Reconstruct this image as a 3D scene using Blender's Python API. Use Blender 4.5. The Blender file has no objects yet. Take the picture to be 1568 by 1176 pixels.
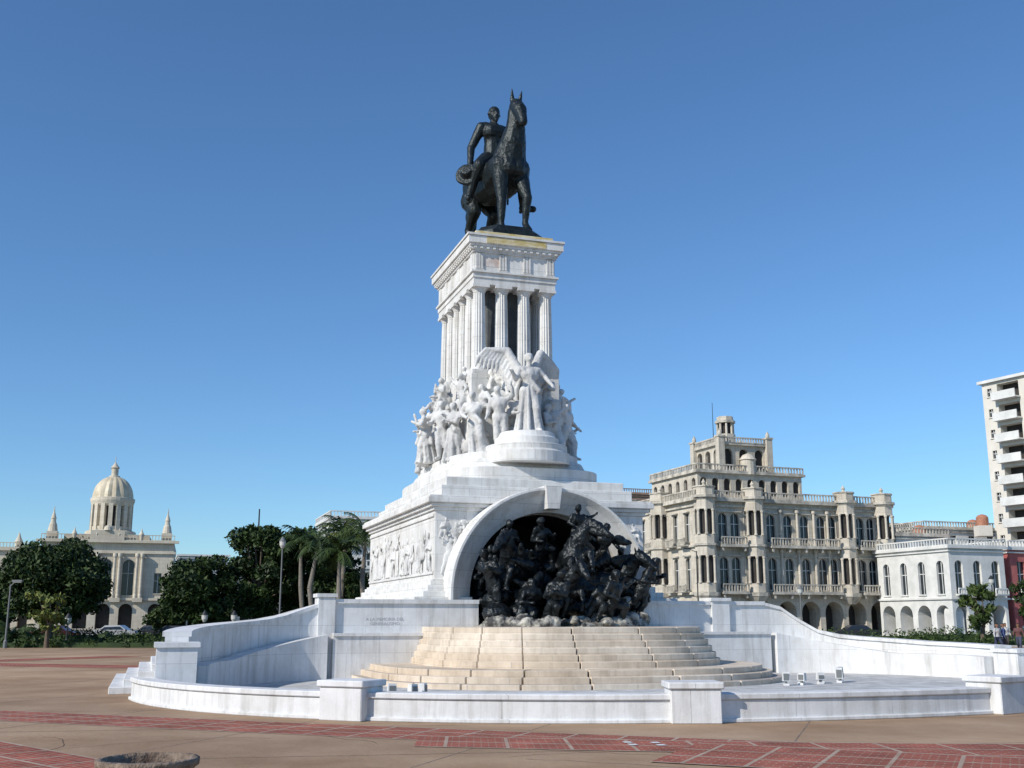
import bpy, math, random
import numpy as np
from mathutils import Vector, Matrix
random.seed(7); R=random.Random(11)
rad=math.radians
scene=bpy.context.scene
col=scene.collection

# ------------------------------------------------------------------ materials
def mat(name, c1, c2=None, scale=3.0, rough=0.75, metal=0.0, bump=0.0, bscale=20.0, detail=6, c3=None, c3pos=0.7, stretch=None, p0=.35, p1=.65, spec=None, crev=None, big=0):
    m=bpy.data.materials.new(name); m.use_nodes=True
    nt=m.node_tree; N=nt.nodes; L=nt.links
    b=N['Principled BSDF']; b.inputs['Roughness'].default_value=rough; b.inputs['Metallic'].default_value=metal
    if spec is not None: b.inputs['Specular IOR Level'].default_value=spec
    tc=N.new('ShaderNodeTexCoord'); vec=tc.outputs['Object']
    if stretch:
        mp=N.new('ShaderNodeMapping'); mp.inputs['Scale'].default_value=stretch
        L.new(vec,mp.inputs['Vector']); vec=mp.outputs['Vector']
    if c2:
        n=N.new('ShaderNodeTexNoise'); n.inputs['Scale'].default_value=scale; n.inputs['Detail'].default_value=detail
        n.inputs['Roughness'].default_value=0.65
        L.new(vec,n.inputs['Vector'])
        r=N.new('ShaderNodeValToRGB'); e=r.color_ramp.elements
        e[0].position=p0; e[0].color=(*c1,1); e[1].position=p1; e[1].color=(*c2,1)
        if c3:
            x=e.new(c3pos); x.color=(*c3,1)
        L.new(n.outputs['Fac'],r.inputs['Fac']); out=r.outputs['Color']
        if crev:   # darkens the crevices of dense carved meshes so details read
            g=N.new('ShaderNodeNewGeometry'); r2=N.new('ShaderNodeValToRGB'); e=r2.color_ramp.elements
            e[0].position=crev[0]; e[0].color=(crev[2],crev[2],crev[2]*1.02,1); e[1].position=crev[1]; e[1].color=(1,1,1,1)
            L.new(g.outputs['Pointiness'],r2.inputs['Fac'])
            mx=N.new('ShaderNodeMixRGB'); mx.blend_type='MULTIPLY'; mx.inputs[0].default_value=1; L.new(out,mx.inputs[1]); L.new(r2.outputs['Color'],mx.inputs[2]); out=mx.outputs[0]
        if big:
            n3=N.new('ShaderNodeTexNoise'); n3.inputs['Scale'].default_value=big; n3.inputs['Detail'].default_value=5; L.new(tc.outputs['Object'],n3.inputs['Vector'])
            r3=N.new('ShaderNodeValToRGB'); e=r3.color_ramp.elements; e[0].position=.38; e[0].color=(.72,.72,.73,1); e[1].position=.6; e[1].color=(1,1,1,1); L.new(n3.outputs['Fac'],r3.inputs['Fac'])
            mx=N.new('ShaderNodeMixRGB'); mx.blend_type='MULTIPLY'; mx.inputs[0].default_value=1; L.new(out,mx.inputs[1]); L.new(r3.outputs['Color'],mx.inputs[2]); out=mx.outputs[0]
        L.new(out,b.inputs['Base Color'])
    else: b.inputs['Base Color'].default_value=(*c1,1)
    if bump>0:
        n2=N.new('ShaderNodeTexNoise'); n2.inputs['Scale'].default_value=bscale; n2.inputs['Detail'].default_value=8
        L.new(tc.outputs['Object'],n2.inputs['Vector'])
        bp=N.new('ShaderNodeBump'); bp.inputs['Strength'].default_value=bump; bp.inputs['Distance'].default_value=0.05
        L.new(n2.outputs['Fac'],bp.inputs['Height']); L.new(bp.outputs['Normal'],b.inputs['Normal'])
    return m
def mat_leaf(name, cd, cl):
    m=bpy.data.materials.new(name); m.use_nodes=True
    nt=m.node_tree; N=nt.nodes; L=nt.links; b=N['Principled BSDF']
    b.inputs['Roughness'].default_value=0.6; b.inputs['Specular IOR Level'].default_value=0.3
    g=N.new('ShaderNodeNewGeometry'); tc=N.new('ShaderNodeTexCoord')
    n=N.new('ShaderNodeTexNoise'); n.inputs['Scale'].default_value=0.8; L.new(tc.outputs['Object'],n.inputs['Vector'])
    a=N.new('ShaderNodeMath'); a.operation='MULTIPLY_ADD'; a.inputs[1].default_value=0.5
    L.new(g.outputs['Random Per Island'],a.inputs[0]); L.new(n.outputs['Fac'],a.inputs[2])
    r=N.new('ShaderNodeValToRGB'); e=r.color_ramp.elements
    e[0].position=0.45; e[0].color=(*cd,1); e[1].position=1.0; e[1].color=(*cl,1)
    L.new(a.outputs[0],r.inputs['Fac']); L.new(r.outputs['Color'],b.inputs['Base Color'])
    return m
def mat_stone_joint(name, c1, c2, cj, bw, bh, scale=1.0, rough=0.8, wall=False, stain=0.0, mortar=0.012, streak=0.0, nscale=.9, tint=(1,.98,.95), spec=.4):
    m=bpy.data.materials.new(name); m.use_nodes=True
    nt=m.node_tree; N=nt.nodes; L=nt.links; b=N['Principled BSDF']; b.inputs['Roughness'].default_value=rough; b.inputs['Specular IOR Level'].default_value=spec
    tc=N.new('ShaderNodeTexCoord'); vec=tc.outputs['Object']
    if wall:
        sx=N.new('ShaderNodeSeparateXYZ'); L.new(vec,sx.inputs[0])
        ad=N.new('ShaderNodeMath'); ad.operation='ADD'; L.new(sx.outputs[0],ad.inputs[0]); L.new(sx.outputs[1],ad.inputs[1])
        cx=N.new('ShaderNodeCombineXYZ'); L.new(ad.outputs[0],cx.inputs[0]); L.new(sx.outputs[2],cx.inputs[1])
        bv=cx.outputs[0]
    else: bv=vec
    br=N.new('ShaderNodeTexBrick'); br.inputs['Scale'].default_value=scale
    br.inputs['Brick Width'].default_value=bw; br.inputs['Row Height'].default_value=bh
    br.inputs['Mortar Size'].default_value=mortar; br.inputs['Color1'].default_value=(*c1,1); br.inputs['Color2'].default_value=(*c2,1)
    br.inputs['Mortar'].default_value=(*cj,1); br.inputs['Mortar Smooth'].default_value=0.3
    L.new(bv,br.inputs['Vector'])
    out=br.outputs['Color']
    def mul(out,scl,lo,strc=None,p=(.32,.62)):
        n=N.new('ShaderNodeTexNoise'); n.inputs['Scale'].default_value=scl; n.inputs['Detail'].default_value=9; n.inputs['Roughness'].default_value=0.7
        v=vec
        if strc:
            mp=N.new('ShaderNodeMapping'); mp.inputs['Scale'].default_value=strc; L.new(vec,mp.inputs['Vector']); v=mp.outputs['Vector']
        L.new(v,n.inputs['Vector'])
        r=N.new('ShaderNodeValToRGB'); e=r.color_ramp.elements
        e[0].position=p[0]; e[0].color=(lo*tint[0],lo*tint[1],lo*tint[2],1); e[1].position=p[1]; e[1].color=(1,1,1,1)
        L.new(n.outputs['Fac'],r.inputs['Fac'])
        mx=N.new('ShaderNodeMixRGB'); mx.blend_type='MULTIPLY'; mx.inputs[0].default_value=1
        L.new(out,mx.inputs[1]); L.new(r.outputs['Color'],mx.inputs[2]); return mx.outputs[0]
    out=mul(out,nscale,1-stain)
    if streak: out=mul(out,1.6,1-streak,(2.2,2.2,.18),(.30,.52))
    L.new(out,b.inputs['Base Color'])
    n2=N.new('ShaderNodeTexNoise'); n2.inputs['Scale'].default_value=25; n2.inputs['Detail'].default_value=6
    L.new(vec,n2.inputs['Vector'])
    bp=N.new('ShaderNodeBump'); bp.inputs['Strength'].default_value=0.25; bp.inputs['Distance'].default_value=0.02
    L.new(n2.outputs['Fac'],bp.inputs['Height']); L.new(bp.outputs['Normal'],b.inputs['Normal'])
    return m

M={}
M['white']=mat_stone_joint('white_marble',(.78,.78,.76),(.72,.725,.71),(.50,.50,.49),1.6,0.62,wall=True,stain=0.20,mortar=0.008,streak=.24)
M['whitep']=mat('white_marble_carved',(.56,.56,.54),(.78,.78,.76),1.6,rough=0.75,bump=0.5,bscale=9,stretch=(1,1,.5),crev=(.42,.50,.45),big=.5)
M['basin']=mat_stone_joint('white_painted_wall',(.76,.77,.77),(.72,.73,.735),(.48,.49,.49),2.2,0.9,wall=True,stain=0.20,mortar=0.006,streak=.28)
M['stair']=mat_stone_joint('cream_stone',(.68,.57,.44),(.78,.69,.57),(.5,.45,.4),1.8,0.2,wall=True,stain=0.28,mortar=0.006,streak=.22)
M['floor']=mat('basin_floor',(.38,.38,.36),(.64,.64,.62),1.5,rough=0.8,bump=.3)
M['bronze']=mat('dark_bronze',(.010,.016,.019),(.030,.040,.042),4,rough=0.45,metal=0.5,bump=0.5,bscale=14,crev=(.42,.52,.4))
M['bronzeg']=mat('dark_bronze_patina',(.007,.010,.012),(.026,.032,.035),3,rough=0.36,metal=0.5,bump=0.8,bscale=10,c3=(.10,.12,.125),c3pos=.72,crev=(.42,.52,.3))
M['rockl']=mat('pale_rock',(.05,.05,.048),(.50,.48,.42),2.4,rough=0.85,bump=1,bscale=6,p0=.42,p1=.62)
M['niche']=mat('niche_painted_shade',(.012,.014,.016),(.03,.03,.03),2,rough=0.8,bump=.6)  # near-black colour carries the arch's inner shadow and the bronze behind
M['cella']=mat('cella_painted_shade',(.07,.08,.09),(.12,.13,.13),2,rough=0.85)  # stone colour darkened to stand for the shade between the columns
M['faint']=mat('worn_lettering',(.42,.42,.42),None,rough=.8)
M['lichen']=mat('lichen_stained_stone',(.50,.38,.12),(.70,.64,.46),2.2,rough=0.85,stretch=(1,1,3),c3=(.74,.72,.66),c3pos=.72)
M['rust']=mat('rust_streaked_stone',(.42,.27,.20),(.74,.70,.66),2.0,rough=.85)
M['plaza']=mat('plaza_paving',(.33,.215,.13),(.50,.355,.235),0.28,rough=0.95,bump=.25,bscale=8,detail=12,spec=.15,big=.06)
M['asphalt']=mat('asphalt',(.045,.045,.047),(.065,.065,.065),2,rough=.9)
M['grass']=mat('grass',(.045,.085,.02),(.09,.13,.04),1.5,rough=.95,bump=.6,spec=.1)
M['earth']=mat('city_ground',(.14,.13,.11),(.2,.19,.16),.05,rough=.95)
M['kerb']=mat('concrete_kerb',(.35,.34,.32),(.45,.44,.41),2,rough=.9)
M['strip']=mat('pale_paving_strip',(.34,.24,.18),(.46,.37,.29),1.5,rough=.95,spec=.15)
M['paint']=mat('road_paint',(.7,.7,.68),None,rough=.7)
M['brickpave']=mat_stone_joint('red_brick_paving',(.44,.12,.08),(.32,.09,.065),(.42,.27,.20),0.24,0.12,stain=.5,mortar=0.012,nscale=.8,tint=(1,1.1,1.05),spec=.15,rough=.95)
M['glass']=mat('window_glass',(.02,.028,.035),None,rough=.12)
M['dark']=mat('dark_interior',(.03,.027,.025),(.05,.045,.04),1,rough=.9)
M['cream']=mat_stone_joint('weathered_pale_stone',(.68,.63,.53),(.62,.57,.48),(.44,.40,.34),1.1,.5,wall=True,stain=.30,mortar=.01,streak=.3,nscale=.35)
M['cream2']=mat('weathered_cornice',(.28,.26,.22),(.68,.63,.53),1.1,rough=.85,detail=10)
M['palace']=mat_stone_joint('palace_limestone',(.68,.62,.50),(.62,.56,.45),(.45,.41,.33),2.0,.8,wall=True,stain=.2,mortar=.02,streak=.2,nscale=.25)
M['dome']=mat('dome_tile',(.50,.42,.28),(.66,.58,.43),.8,rough=.5)
M['wht2']=mat('whitewashed_stucco',(.56,.57,.54),(.74,.74,.71),.6,rough=.85,detail=10)
M['bluegrey']=mat('blue_grey_stucco',(.28,.33,.36),(.42,.46,.48),.5,rough=.85,detail=10)
M['pink']=mat('red_stucco',(.36,.09,.09),(.46,.16,.14),.6,rough=.85)
M['tan']=mat('tan_concrete',(.60,.57,.50),(.70,.67,.60),.4,rough=.85,detail=10)
M['brown']=mat('brown_brick',(.28,.17,.12),(.38,.26,.19),.8,rough=.85)
M['tile']=mat('roof_tile',(.35,.14,.08),(.45,.22,.14),3,rough=.8)
M['bark']=mat('bark',(.10,.075,.05),(.17,.13,.095),6,rough=.9,bump=.6)
M['palmbark']=mat('palm_trunk',(.15,.135,.115),(.23,.21,.18),5,rough=.9)
M['leafD']=mat_leaf('foliage_dark',(.009,.022,.007),(.045,.078,.018))
M['leafM']=mat_leaf('foliage_mid',(.018,.038,.010),(.075,.112,.027))
M['leafY']=mat_leaf('foliage_yellow',(.05,.08,.015),(.17,.19,.045))
M['leafH']=mat_leaf('hedge_leaf',(.015,.035,.008),(.07,.11,.03))
M['metal']=mat('dark_painted_metal',(.03,.035,.035),None,rough=.5,metal=.3)
M['greym']=mat('grey_painted_metal',(.16,.17,.17),None,rough=.5)
M['lampglass']=mat('lamp_glass',(.55,.55,.52),None,rough=.3)
M['rubber']=mat('tyre_rubber',(.02,.02,.02),None,rough=.8)
M['chrome']=mat('chrome',(.6,.6,.6),None,rough=.25,metal=.9)
M['concrete']=mat('weathered_concrete',(.11,.075,.055),(.32,.25,.19),6,rough=.95,bump=.7,bscale=30,detail=10)
M['soil']=mat('soil',(.05,.035,.025),(.09,.07,.05),8,rough=1,bump=1)
def carpaint(n,c):
    m=mat(n,c,None,rough=.3); m.node_tree.nodes['Principled BSDF'].inputs['Coat Weight'].default_value=.5; return m

# ------------------------------------------------------------------ mesh builder
class MB:
    def __init__(s): s.v=[]; s.f=[]; s.m=[]; s.mats=[]
    def mi(s,k):
        if k not in s.mats: s.mats.append(k)
        return s.mats.index(k)
    def add(s,vs,fs,k):
        o=len(s.v); s.v.extend([tuple(p) for p in vs]); i=s.mi(k)
        for f in fs: s.f.append(tuple(o+a for a in f)); s.m.append(i)
    def box(s,x0,x1,y0,y1,z0,z1,k):
        s.add([(x0,y0,z0),(x1,y0,z0),(x1,y1,z0),(x0,y1,z0),(x0,y0,z1),(x1,y0,z1),(x1,y1,z1),(x0,y1,z1)],
              [(0,3,2,1),(4,5,6,7),(0,1,5,4),(1,2,6,5),(2,3,7,6),(3,0,4,7)],k)
    def cbox(s,cx,cy,hx,hy,z0,z1,k,rot=0,taper=1.0):
        c,sn=math.cos(rot),math.sin(rot); vs=[]
        for z,t in ((z0,1.0),(z1,taper)):
            for a,b in ((-1,-1),(1,-1),(1,1),(-1,1)):
                x=a*hx*t; y=b*hy*t
                vs.append((cx+x*c-y*sn,cy+x*sn+y*c,z))
        s.add(vs,[(0,3,2,1),(4,5,6,7),(0,1,5,4),(1,2,6,5),(2,3,7,6),(3,0,4,7)],k)
    def prism(s,poly,z0,z1,k,poly2=None):
        n=len(poly); p2=poly2 or poly
        vs=[(p[0],p[1],z0) for p in poly]+[(p[0],p[1],z1) for p in p2]
        fs=[tuple(range(n-1,-1,-1)),tuple(range(n,2*n))]
        for i in range(n): j=(i+1)%n; fs.append((i,j,n+j,n+i))
        s.add(vs,fs,k)
    def lathe(s,prof,cx,cy,seg,k,flute=0,nf=0,a0=0):
        vs=[];n=len(prof)
        for i in range(seg):
            a=2*math.pi*i/seg+a0
            for r,z in prof:
                rr=r*(1-flute*(0.5+0.5*math.cos(nf*a))) if nf else r
                vs.append((cx+rr*math.cos(a),cy+rr*math.sin(a),z))
        fs=[]
        for i in range(seg):
            j=(i+1)%seg
            for q in range(n-1): fs.append((i*n+q,j*n+q,j*n+q+1,i*n+q+1))
        fs.append(tuple(i*n+n-1 for i in range(seg))); fs.append(tuple(i*n for i in range(seg-1,-1,-1)))
        s.add(vs,fs,k)
    def cone(s,p0,p1,r0,r1,k,seg=8,caps=True):
        p0=Vector(p0);p1=Vector(p1);d=(p1-p0)
        if d.length<1e-6: return
        d.normalize(); a=Vector((0,0,1)) if abs(d.z)<.9 else Vector((1,0,0))
        u=d.cross(a).normalized(); w=d.cross(u)
        vs=[]
        for p,r in ((p0,r0),(p1,r1)):
            for i in range(seg):
                t=2*math.pi*i/seg; vs.append(p+u*math.cos(t)*r+w*math.sin(t)*r)
        fs=[(i,i+seg,(i+1)%seg+seg,(i+1)%seg) for i in range(seg)]
        if caps: fs+= [tuple(range(seg)),tuple(range(2*seg-1,seg-1,-1))]
        s.add(vs,fs,k)
    def sph(s,c,r,k,seg=10,rings=6,sc=(1,1,1)):
        vs=[(c[0],c[1],c[2]-r*sc[2])]
        for i in range(1,rings):
            ph=-math.pi/2+math.pi*i/rings
            for j in range(seg):
                t=2*math.pi*j/seg
                vs.append((c[0]+r*math.cos(ph)*math.cos(t)*sc[0],c[1]+r*math.cos(ph)*math.sin(t)*sc[1],c[2]+r*math.sin(ph)*sc[2]))
        vs.append((c[0],c[1],c[2]+r*sc[2])); T=len(vs)-1
        fs=[]
        for j in range(seg): fs.append((0,1+(j+1)%seg,1+j))
        for i in range(rings-2):
            for j in range(seg):
                a=1+i*seg+j; b=1+i*seg+(j+1)%seg
                fs.append((a,b,b+seg,a+seg))
        b0=1+(rings-2)*seg
        for j in range(seg): fs.append((b0+j,b0+(j+1)%seg,T))
        s.add(vs,fs,k)
    def cap(s,p0,p1,r0,r1=None,k='x'):
        r1=r0 if r1 is None else r1
        s.cone(p0,p1,r0,r1,k,seg=10); s.sph(p0,r0,k); s.sph(p1,r1,k)
    def obj(s,name,parent=None,loc=(0,0,0),rz=0,smooth=False):
        me=bpy.data.meshes.new(name); me.from_pydata(s.v,[],s.f)
        for k in s.mats: me.materials.append(M[k] if isinstance(k,str) else k)
        me.polygons.foreach_set('material_index',s.m)
        if smooth: me.polygons.foreach_set('use_smooth',[True]*len(s.f))
        me.update()
        o=bpy.data.objects.new(name,me); col.objects.link(o)
        o.location=loc; o.rotation_euler=(0,0,rz)
        if parent: o.parent=parent
        return o
def bevel(o,w=.02,seg=2):
    b=o.modifiers.new('bevel','BEVEL'); b.width=w; b.segments=seg; b.limit_method='ANGLE'; b.angle_limit=rad(40)
def empty(name,loc=(0,0,0),rz=0,parent=None):
    e=bpy.data.objects.new(name,None); col.objects.link(e); e.location=loc; e.rotation_euler=(0,0,rz)
    if parent: e.parent=parent
    return e
def sculpt(mb,name,matkey,voxel,parent=None,loc=(0,0,0),rz=0,disp=0.0,dscale=.4,smooth=2):
    mb.mats=[matkey]; mb.m=[0]*len(mb.f)
    o=mb.obj(name,parent,loc,rz,smooth=True)
    r=o.modifiers.new('remesh','REMESH'); r.mode='VOXEL'; r.voxel_size=voxel; r.use_smooth_shade=True
    sm=o.modifiers.new('smooth','SMOOTH'); sm.iterations=smooth; sm.factor=.5
    if disp:
        t=bpy.data.textures.new(name+'_tex','CLOUDS'); t.noise_scale=dscale; t.noise_depth=3
        d=o.modifiers.new('disp','DISPLACE'); d.texture=t; d.strength=disp; d.mid_level=.5
    return o
def superell(a,b,n,cx=0,cy=0,t0=0,t1=2*math.pi,seg=64,closed=True):
    pts=[]
    N=seg if closed else seg+1
    for i in range(N):
        t=t0+(t1-t0)*i/seg; c,s_=math.cos(t),math.sin(t)
        pts.append((cx+a*math.copysign(abs(c)**(2/n),c),cy+b*math.copysign(abs(s_)**(2/n),s_)))
    return pts
def pathwall(mb,pts,th,z0,z1,k):
    n=len(pts); vs=[];fs=[]
    for i in range(n):
        a=Vector(pts[max(i-1,0)][:2]); b=Vector(pts[min(i+1,n-1)][:2]); d=(b-a).normalized(); nn=Vector((-d.y,d.x))
        p=Vector(pts[i][:2]); l=p+nn*th/2; r=p-nn*th/2
        zt=pts[i][2] if len(pts[i])>2 else z1
        if z0=='rel': zb=zt+.002; zt=zt+z1
        else: zb=z0
        vs+=[(l.x,l.y,zb),(r.x,r.y,zb),(r.x,r.y,zt),(l.x,l.y,zt)]
    for i in range(n-1):
        a=4*i;b=a+4
        for q in range(4): fs.append((a+q,a+(q+1)%4,b+(q+1)%4,b+q))
    fs+=[(0,3,2,1),(4*n-4,4*n-3,4*n-2,4*n-1)]
    mb.add(vs,fs,k)

# ------------------------------------------------------------------ figures
def human(S,pos,H,yaw=0,lean=(0,0),aL=((.17,0,.62),(.2,-.06,.47)),aR=((-.17,0,.62),(-.2,-.06,.47)),legs='stand',robe=False,hd=(0,0),fing=False,seed=0,fat=1.0):
    rr=random.Random(seed+int(pos[0]*100)+int(pos[2]*37)); c,sn=math.cos(yaw),math.sin(yaw)
    def P(x,y,z):
        x=x+lean[0]*z; y=(y+lean[1]*z)
        return (pos[0]+(x*c-y*sn)*H,pos[1]+(x*sn+y*c)*H,pos[2]+z*H)
    def C(a,b,ra,rb=None): S.cap(P(*a),P(*b),ra*H*fat,(rb if rb else ra)*H*fat)
    dz=-.2 if legs in('sit','kneel') else 0
    U=lambda x,y,z:(x,y,z+dz)
    C(U(0,0,.52),U(0,0,.60),.082,.075); C(U(0,0,.60),U(0,-.005,.72),.075,.095)
    C(U(-.10,0,.785),U(.10,0,.785),.048); C(U(-.05,-.01,.72),U(.05,-.01,.72),.075)
    C(U(0,0,.78),U(0,-.01,.87),.036,.032)
    hx,hy=hd
    C(U(hx*.5,-.015+hy,.915),U(hx*.6,-.01+hy,.945),.045,.053); C(U(hx*.6,.01+hy,.95),U(hx*.6,.03+hy,.93),.05,.045)
    C(U(hx*.5,-.058+hy,.925),U(hx*.5,-.068+hy,.912),.012,.012)
    for sgn,A in ((1,aL),(-1,aR)):
        e,h=A; s0=U(sgn*.118,0,.79); e=U(*e); h=U(*h)
        C(s0,e,.042,.032); C(e,h,.034,.022)
        d=(Vector(h)-Vector(e)).normalized()*.04; hh=Vector(h)+d*.6
        C(h,tuple(hh),.024,.022)
        if fing:
            for q in range(4):
                o=Vector((.012*(q-1.5),0,0)); C(tuple(hh+o),tuple(hh+o*1.6+d*(.8+.15*(q in(1,2)))),.0075,.006)
            C(tuple(Vector(h)+d*.2),tuple(Vector(h)+d*.7+Vector((sgn*-.028,-.01,0))),.009,.007)
    LG={'stand':[((.06,-.01,.28),(.065,.02,.04),(.075,-.07,.02)),((-.06,-.04,.28),(-.07,-.02,.04),(-.08,-.11,.02))],
        'stride':[((.06,-.12,.29),(.07,-.13,.04),(.08,-.22,.02)),((-.06,.04,.28),(-.07,.18,.07),(-.075,.12,.02))],
        'sit':[((.09,-.22,.34),(.09,-.24,.06),(.1,-.32,.03)),((-.09,-.2,.34),(-.1,-.12,.08),(-.11,-.2,.03))],
        'kneel':[((.07,-.2,.27),(.07,-.18,.04),(.08,-.26,.02)),((-.08,-.02,.07),(-.08,.2,.05),(-.08,.25,.02))]}[legs]
    for sgn,(k_,a_,t_) in zip((1,-1),LG):
        m_=((k_[0]+a_[0])/2,(k_[1]+a_[1])/2+.012,(k_[2]+a_[2])/2+.02)
        C((sgn*.05,0,.52+dz),k_,.072,.05); C(k_,m_,.048,.045); C(m_,a_,.044,.026); C(a_,t_,.028,.022)
    if robe:
        n=11; S.cone(P(0,0,.60+dz),P(0,.01,.0),.07*H,.135*H,'x',seg=14)
        for i in range(n):
            a=2*math.pi*i/n+rr.random()*.4; r2=.14+rr.random()*.04
            C((.07*math.cos(a),.07*math.sin(a),.58+dz),(r2*math.cos(a+.15),r2*math.sin(a+.15),.015),.018,.028)
        C((-.09,-.04,.78+dz),(.10,-.09,.52+dz),.022,.03); C((-.10,.05,.80+dz),(.12,.10,.35),.025,.035)
def horse(S,X,s,legs='stand',neck='up',tail=True):
    T=lambda p:X@Vector(p)
    def C(a,b,ra,rb=None): S.cap(T(a),T(b),ra*s,(rb if rb else ra)*s)
    C((-.25,-1.4,3.1),(-.2,-.6,3.0),.74,.82); C((.25,-1.4,3.1),(.2,-.6,3.0),.74,.82)
    C((0,-.6,3.0),(0,.6,3.1),.98,.98); C((-.2,.6,3.15),(-.25,1.5,3.25),.85,.78); C((.2,.6,3.15),(.25,1.5,3.25),.85,.78)
    C((-.2,-1.85,3.0),(-.2,-1.7,3.5),.42,.45); C((.2,-1.85,3.0),(.2,-1.7,3.5),.42,.45)
    for g in (-1,1):
        C((g*.35,1.6,3.2),(g*.45,1.75,2.65),.66,.48); C((g*.42,-1.55,3.1),(g*.48,-1.6,2.55),.55,.38)
    C((0,-1.0,3.7),(0,-.4,3.8),.5,.4)
    if neck=='up':
        nk=[((0,-1.45,3.5),.80),((0.03,-1.80,4.15),.62),((.06,-2.0,4.75),.47),((.08,-2.0,5.25),.39),((.08,-2.0,5.65),.36)]
        hd=[((.08,-2.08,5.82),.35),((.08,-2.42,5.5),.33),((.06,-2.74,5.02),.22),((.05,-2.83,4.78),.21)]
        ears=[((-.10,-2.02,6.08),(-.17,-2.12,6.58)),((.26,-2.02,6.08),(.33,-2.12,6.58))]; jaw=((.08,-2.1,5.45),(.06,-2.52,5.0),.27,.18)
    elif neck=='turn':
        nk=[((0,-1.5,3.45),.80),((.15,-2.0,4.0),.60),((.45,-2.3,4.45),.46),((.8,-2.4,4.75),.38)]
        hd=[((.9,-2.5,4.8),.37),((1.25,-2.75,4.5),.33),((1.6,-3.0,4.05),.21),((1.7,-3.05,3.9),.21)]
        ears=[((.7,-2.4,5.0),(.55,-2.3,5.4)),((.95,-2.3,5.05),(.9,-2.1,5.45))]; jaw=((.9,-2.5,4.4),(1.35,-2.85,4.05),.28,.18)
    else:
        nk=[((0,-1.5,3.45),.80),((0,-2.2,4.0),.60),((0,-2.75,4.5),.45),((0,-3.1,4.8),.37)]
        hd=[((0,-3.2,4.85),.36),((0,-3.6,4.5),.33),((0,-4.05,4.0),.21),((0,-4.2,3.85),.21)]
        ears=[((-.2,-3.05,5.0),(-.28,-3.0,5.5)),((.2,-3.05,5.0),(.28,-3.0,5.5))]; jaw=((0,-3.2,4.45),(0,-3.75,4.05),.28,.18)
    for q in (nk,hd):
        for (a,ra),(b,rb) in zip(q,q[1:]): C(a,b,ra,rb)
    C(jaw[0],jaw[1],jaw[2],jaw[3])
    for a,b in ears: C(a,b,.12,.03)
    for i in range(len(nk)-1):
        a=Vector(nk[i][0]);b=Vector(nk[i+1][0])
        for q in range(5):
            p=a.lerp(b,q/5); r_=nk[i][1]+(nk[i+1][1]-nk[i][1])*q/5
            C(tuple(p+Vector((.08,r_*.85,.1))),tuple(p+Vector((r_*.8,r_*.6,-.25))),.09,.06)
    if legs=='stand':
        L=[[(-.50,-1.65,2.6),(-.50,-1.75,1.45),(-.50,-1.70,.42),(-.50,-1.82,.2)],
           [(.50,-1.65,2.6),(.58,-2.15,1.65),(.56,-1.95,.55),(.56,-2.12,.3)],
           [(-.52,1.7,2.6),(-.55,1.25,2.0),(-.55,1.95,1.3),(-.55,1.75,.4),(-.55,1.6,.18)],
           [(.52,1.75,2.6),(.55,1.4,2.0),(.57,2.2,1.3),(.57,2.1,.4),(.57,1.95,.18)]]
    else:
        L=[[(-.5,-1.65,2.7),(-.6,-2.6,2.4),(-.6,-2.35,1.4),(-.6,-2.1,1.2)],
           [(.5,-1.65,2.8),(.6,-2.7,3.0),(.6,-3.0,2.0),(.6,-2.8,1.75)],
           [(-.48,1.7,2.6),(-.5,1.2,1.9),(-.5,1.8,1.2),(-.5,1.3,.4),(-.5,1.15,.2)],
           [(.48,1.75,2.6),(.5,1.2,1.9),(.55,1.9,1.2),(.55,1.5,.4),(.55,1.35,.2)]]
    for q in L:
        R_=[.40,.23,.15,.17] if len(q)==4 else [.55,.33,.21,.15,.17]
        for i in range(len(q)-1): C(q[i],q[i+1],R_[i],R_[i+1]*.9)
        a=Vector(q[-1]); S.cone(T(a+Vector((0,0,.02))),T(a+Vector((0,-.08,-.2))),.16*s,.25*s,'x',12)
    if tail:
        tl=[((0,2.2,3.5),.16),((0,2.75,3.2),.24),((0,2.95,2.3),.30),((.05,2.85,1.2),.14)]
        for (a,ra),(b,rb) in zip(tl,tl[1:]): C(a,b,ra,rb)

# ================================================================== SCENE
PH=rad(18); CX,CY=-0.8,48.0
def loc2w(u,w): return (CX+u*math.cos(PH)-w*math.sin(PH), CY+u*math.sin(PH)+w*math.cos(PH))
mon=empty('stone_monument',(CX,CY,0),PH)

b=MB()
for s in (-1,1):
    x0,x1=(3.0,5.6) if s>0 else (-5.6,-3.0)
    b.box(x0,x1,-7.7,-2.3,0,2.6,'white')
b.box(-5.6,5.6,-2.3,7.7,0,2.597,'white')
for s in (-1,1):
    x0,x1=(3.0,5.15) if s>0 else (-5.15,-3.0)
    b.box(x0+(.002 if s>0 else 0),x1-(.002 if s<0 else 0),-7.25,-2.3,2.6,2.78,'white')
    x0,x1=(3.05,4.75) if s>0 else (-4.75,-3.05)
    b.box(x0,x1,-6.85,-2.3,2.78,3.0,'white')
b.box(-5.15,5.15,-2.3,7.2,2.597,2.78,'white'); b.box(-4.75,4.75,-2.3,6.85,2.78,3.0,'white')
o=b.obj('podium',mon); bevel(o,.03)
b=MB()
ac,Ri=2.9,3.0
HW=4.2
arc=[(Ri*math.cos(t),ac+Ri*math.sin(t)) for t in [math.pi*i/28 for i in range(29)]]
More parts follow.
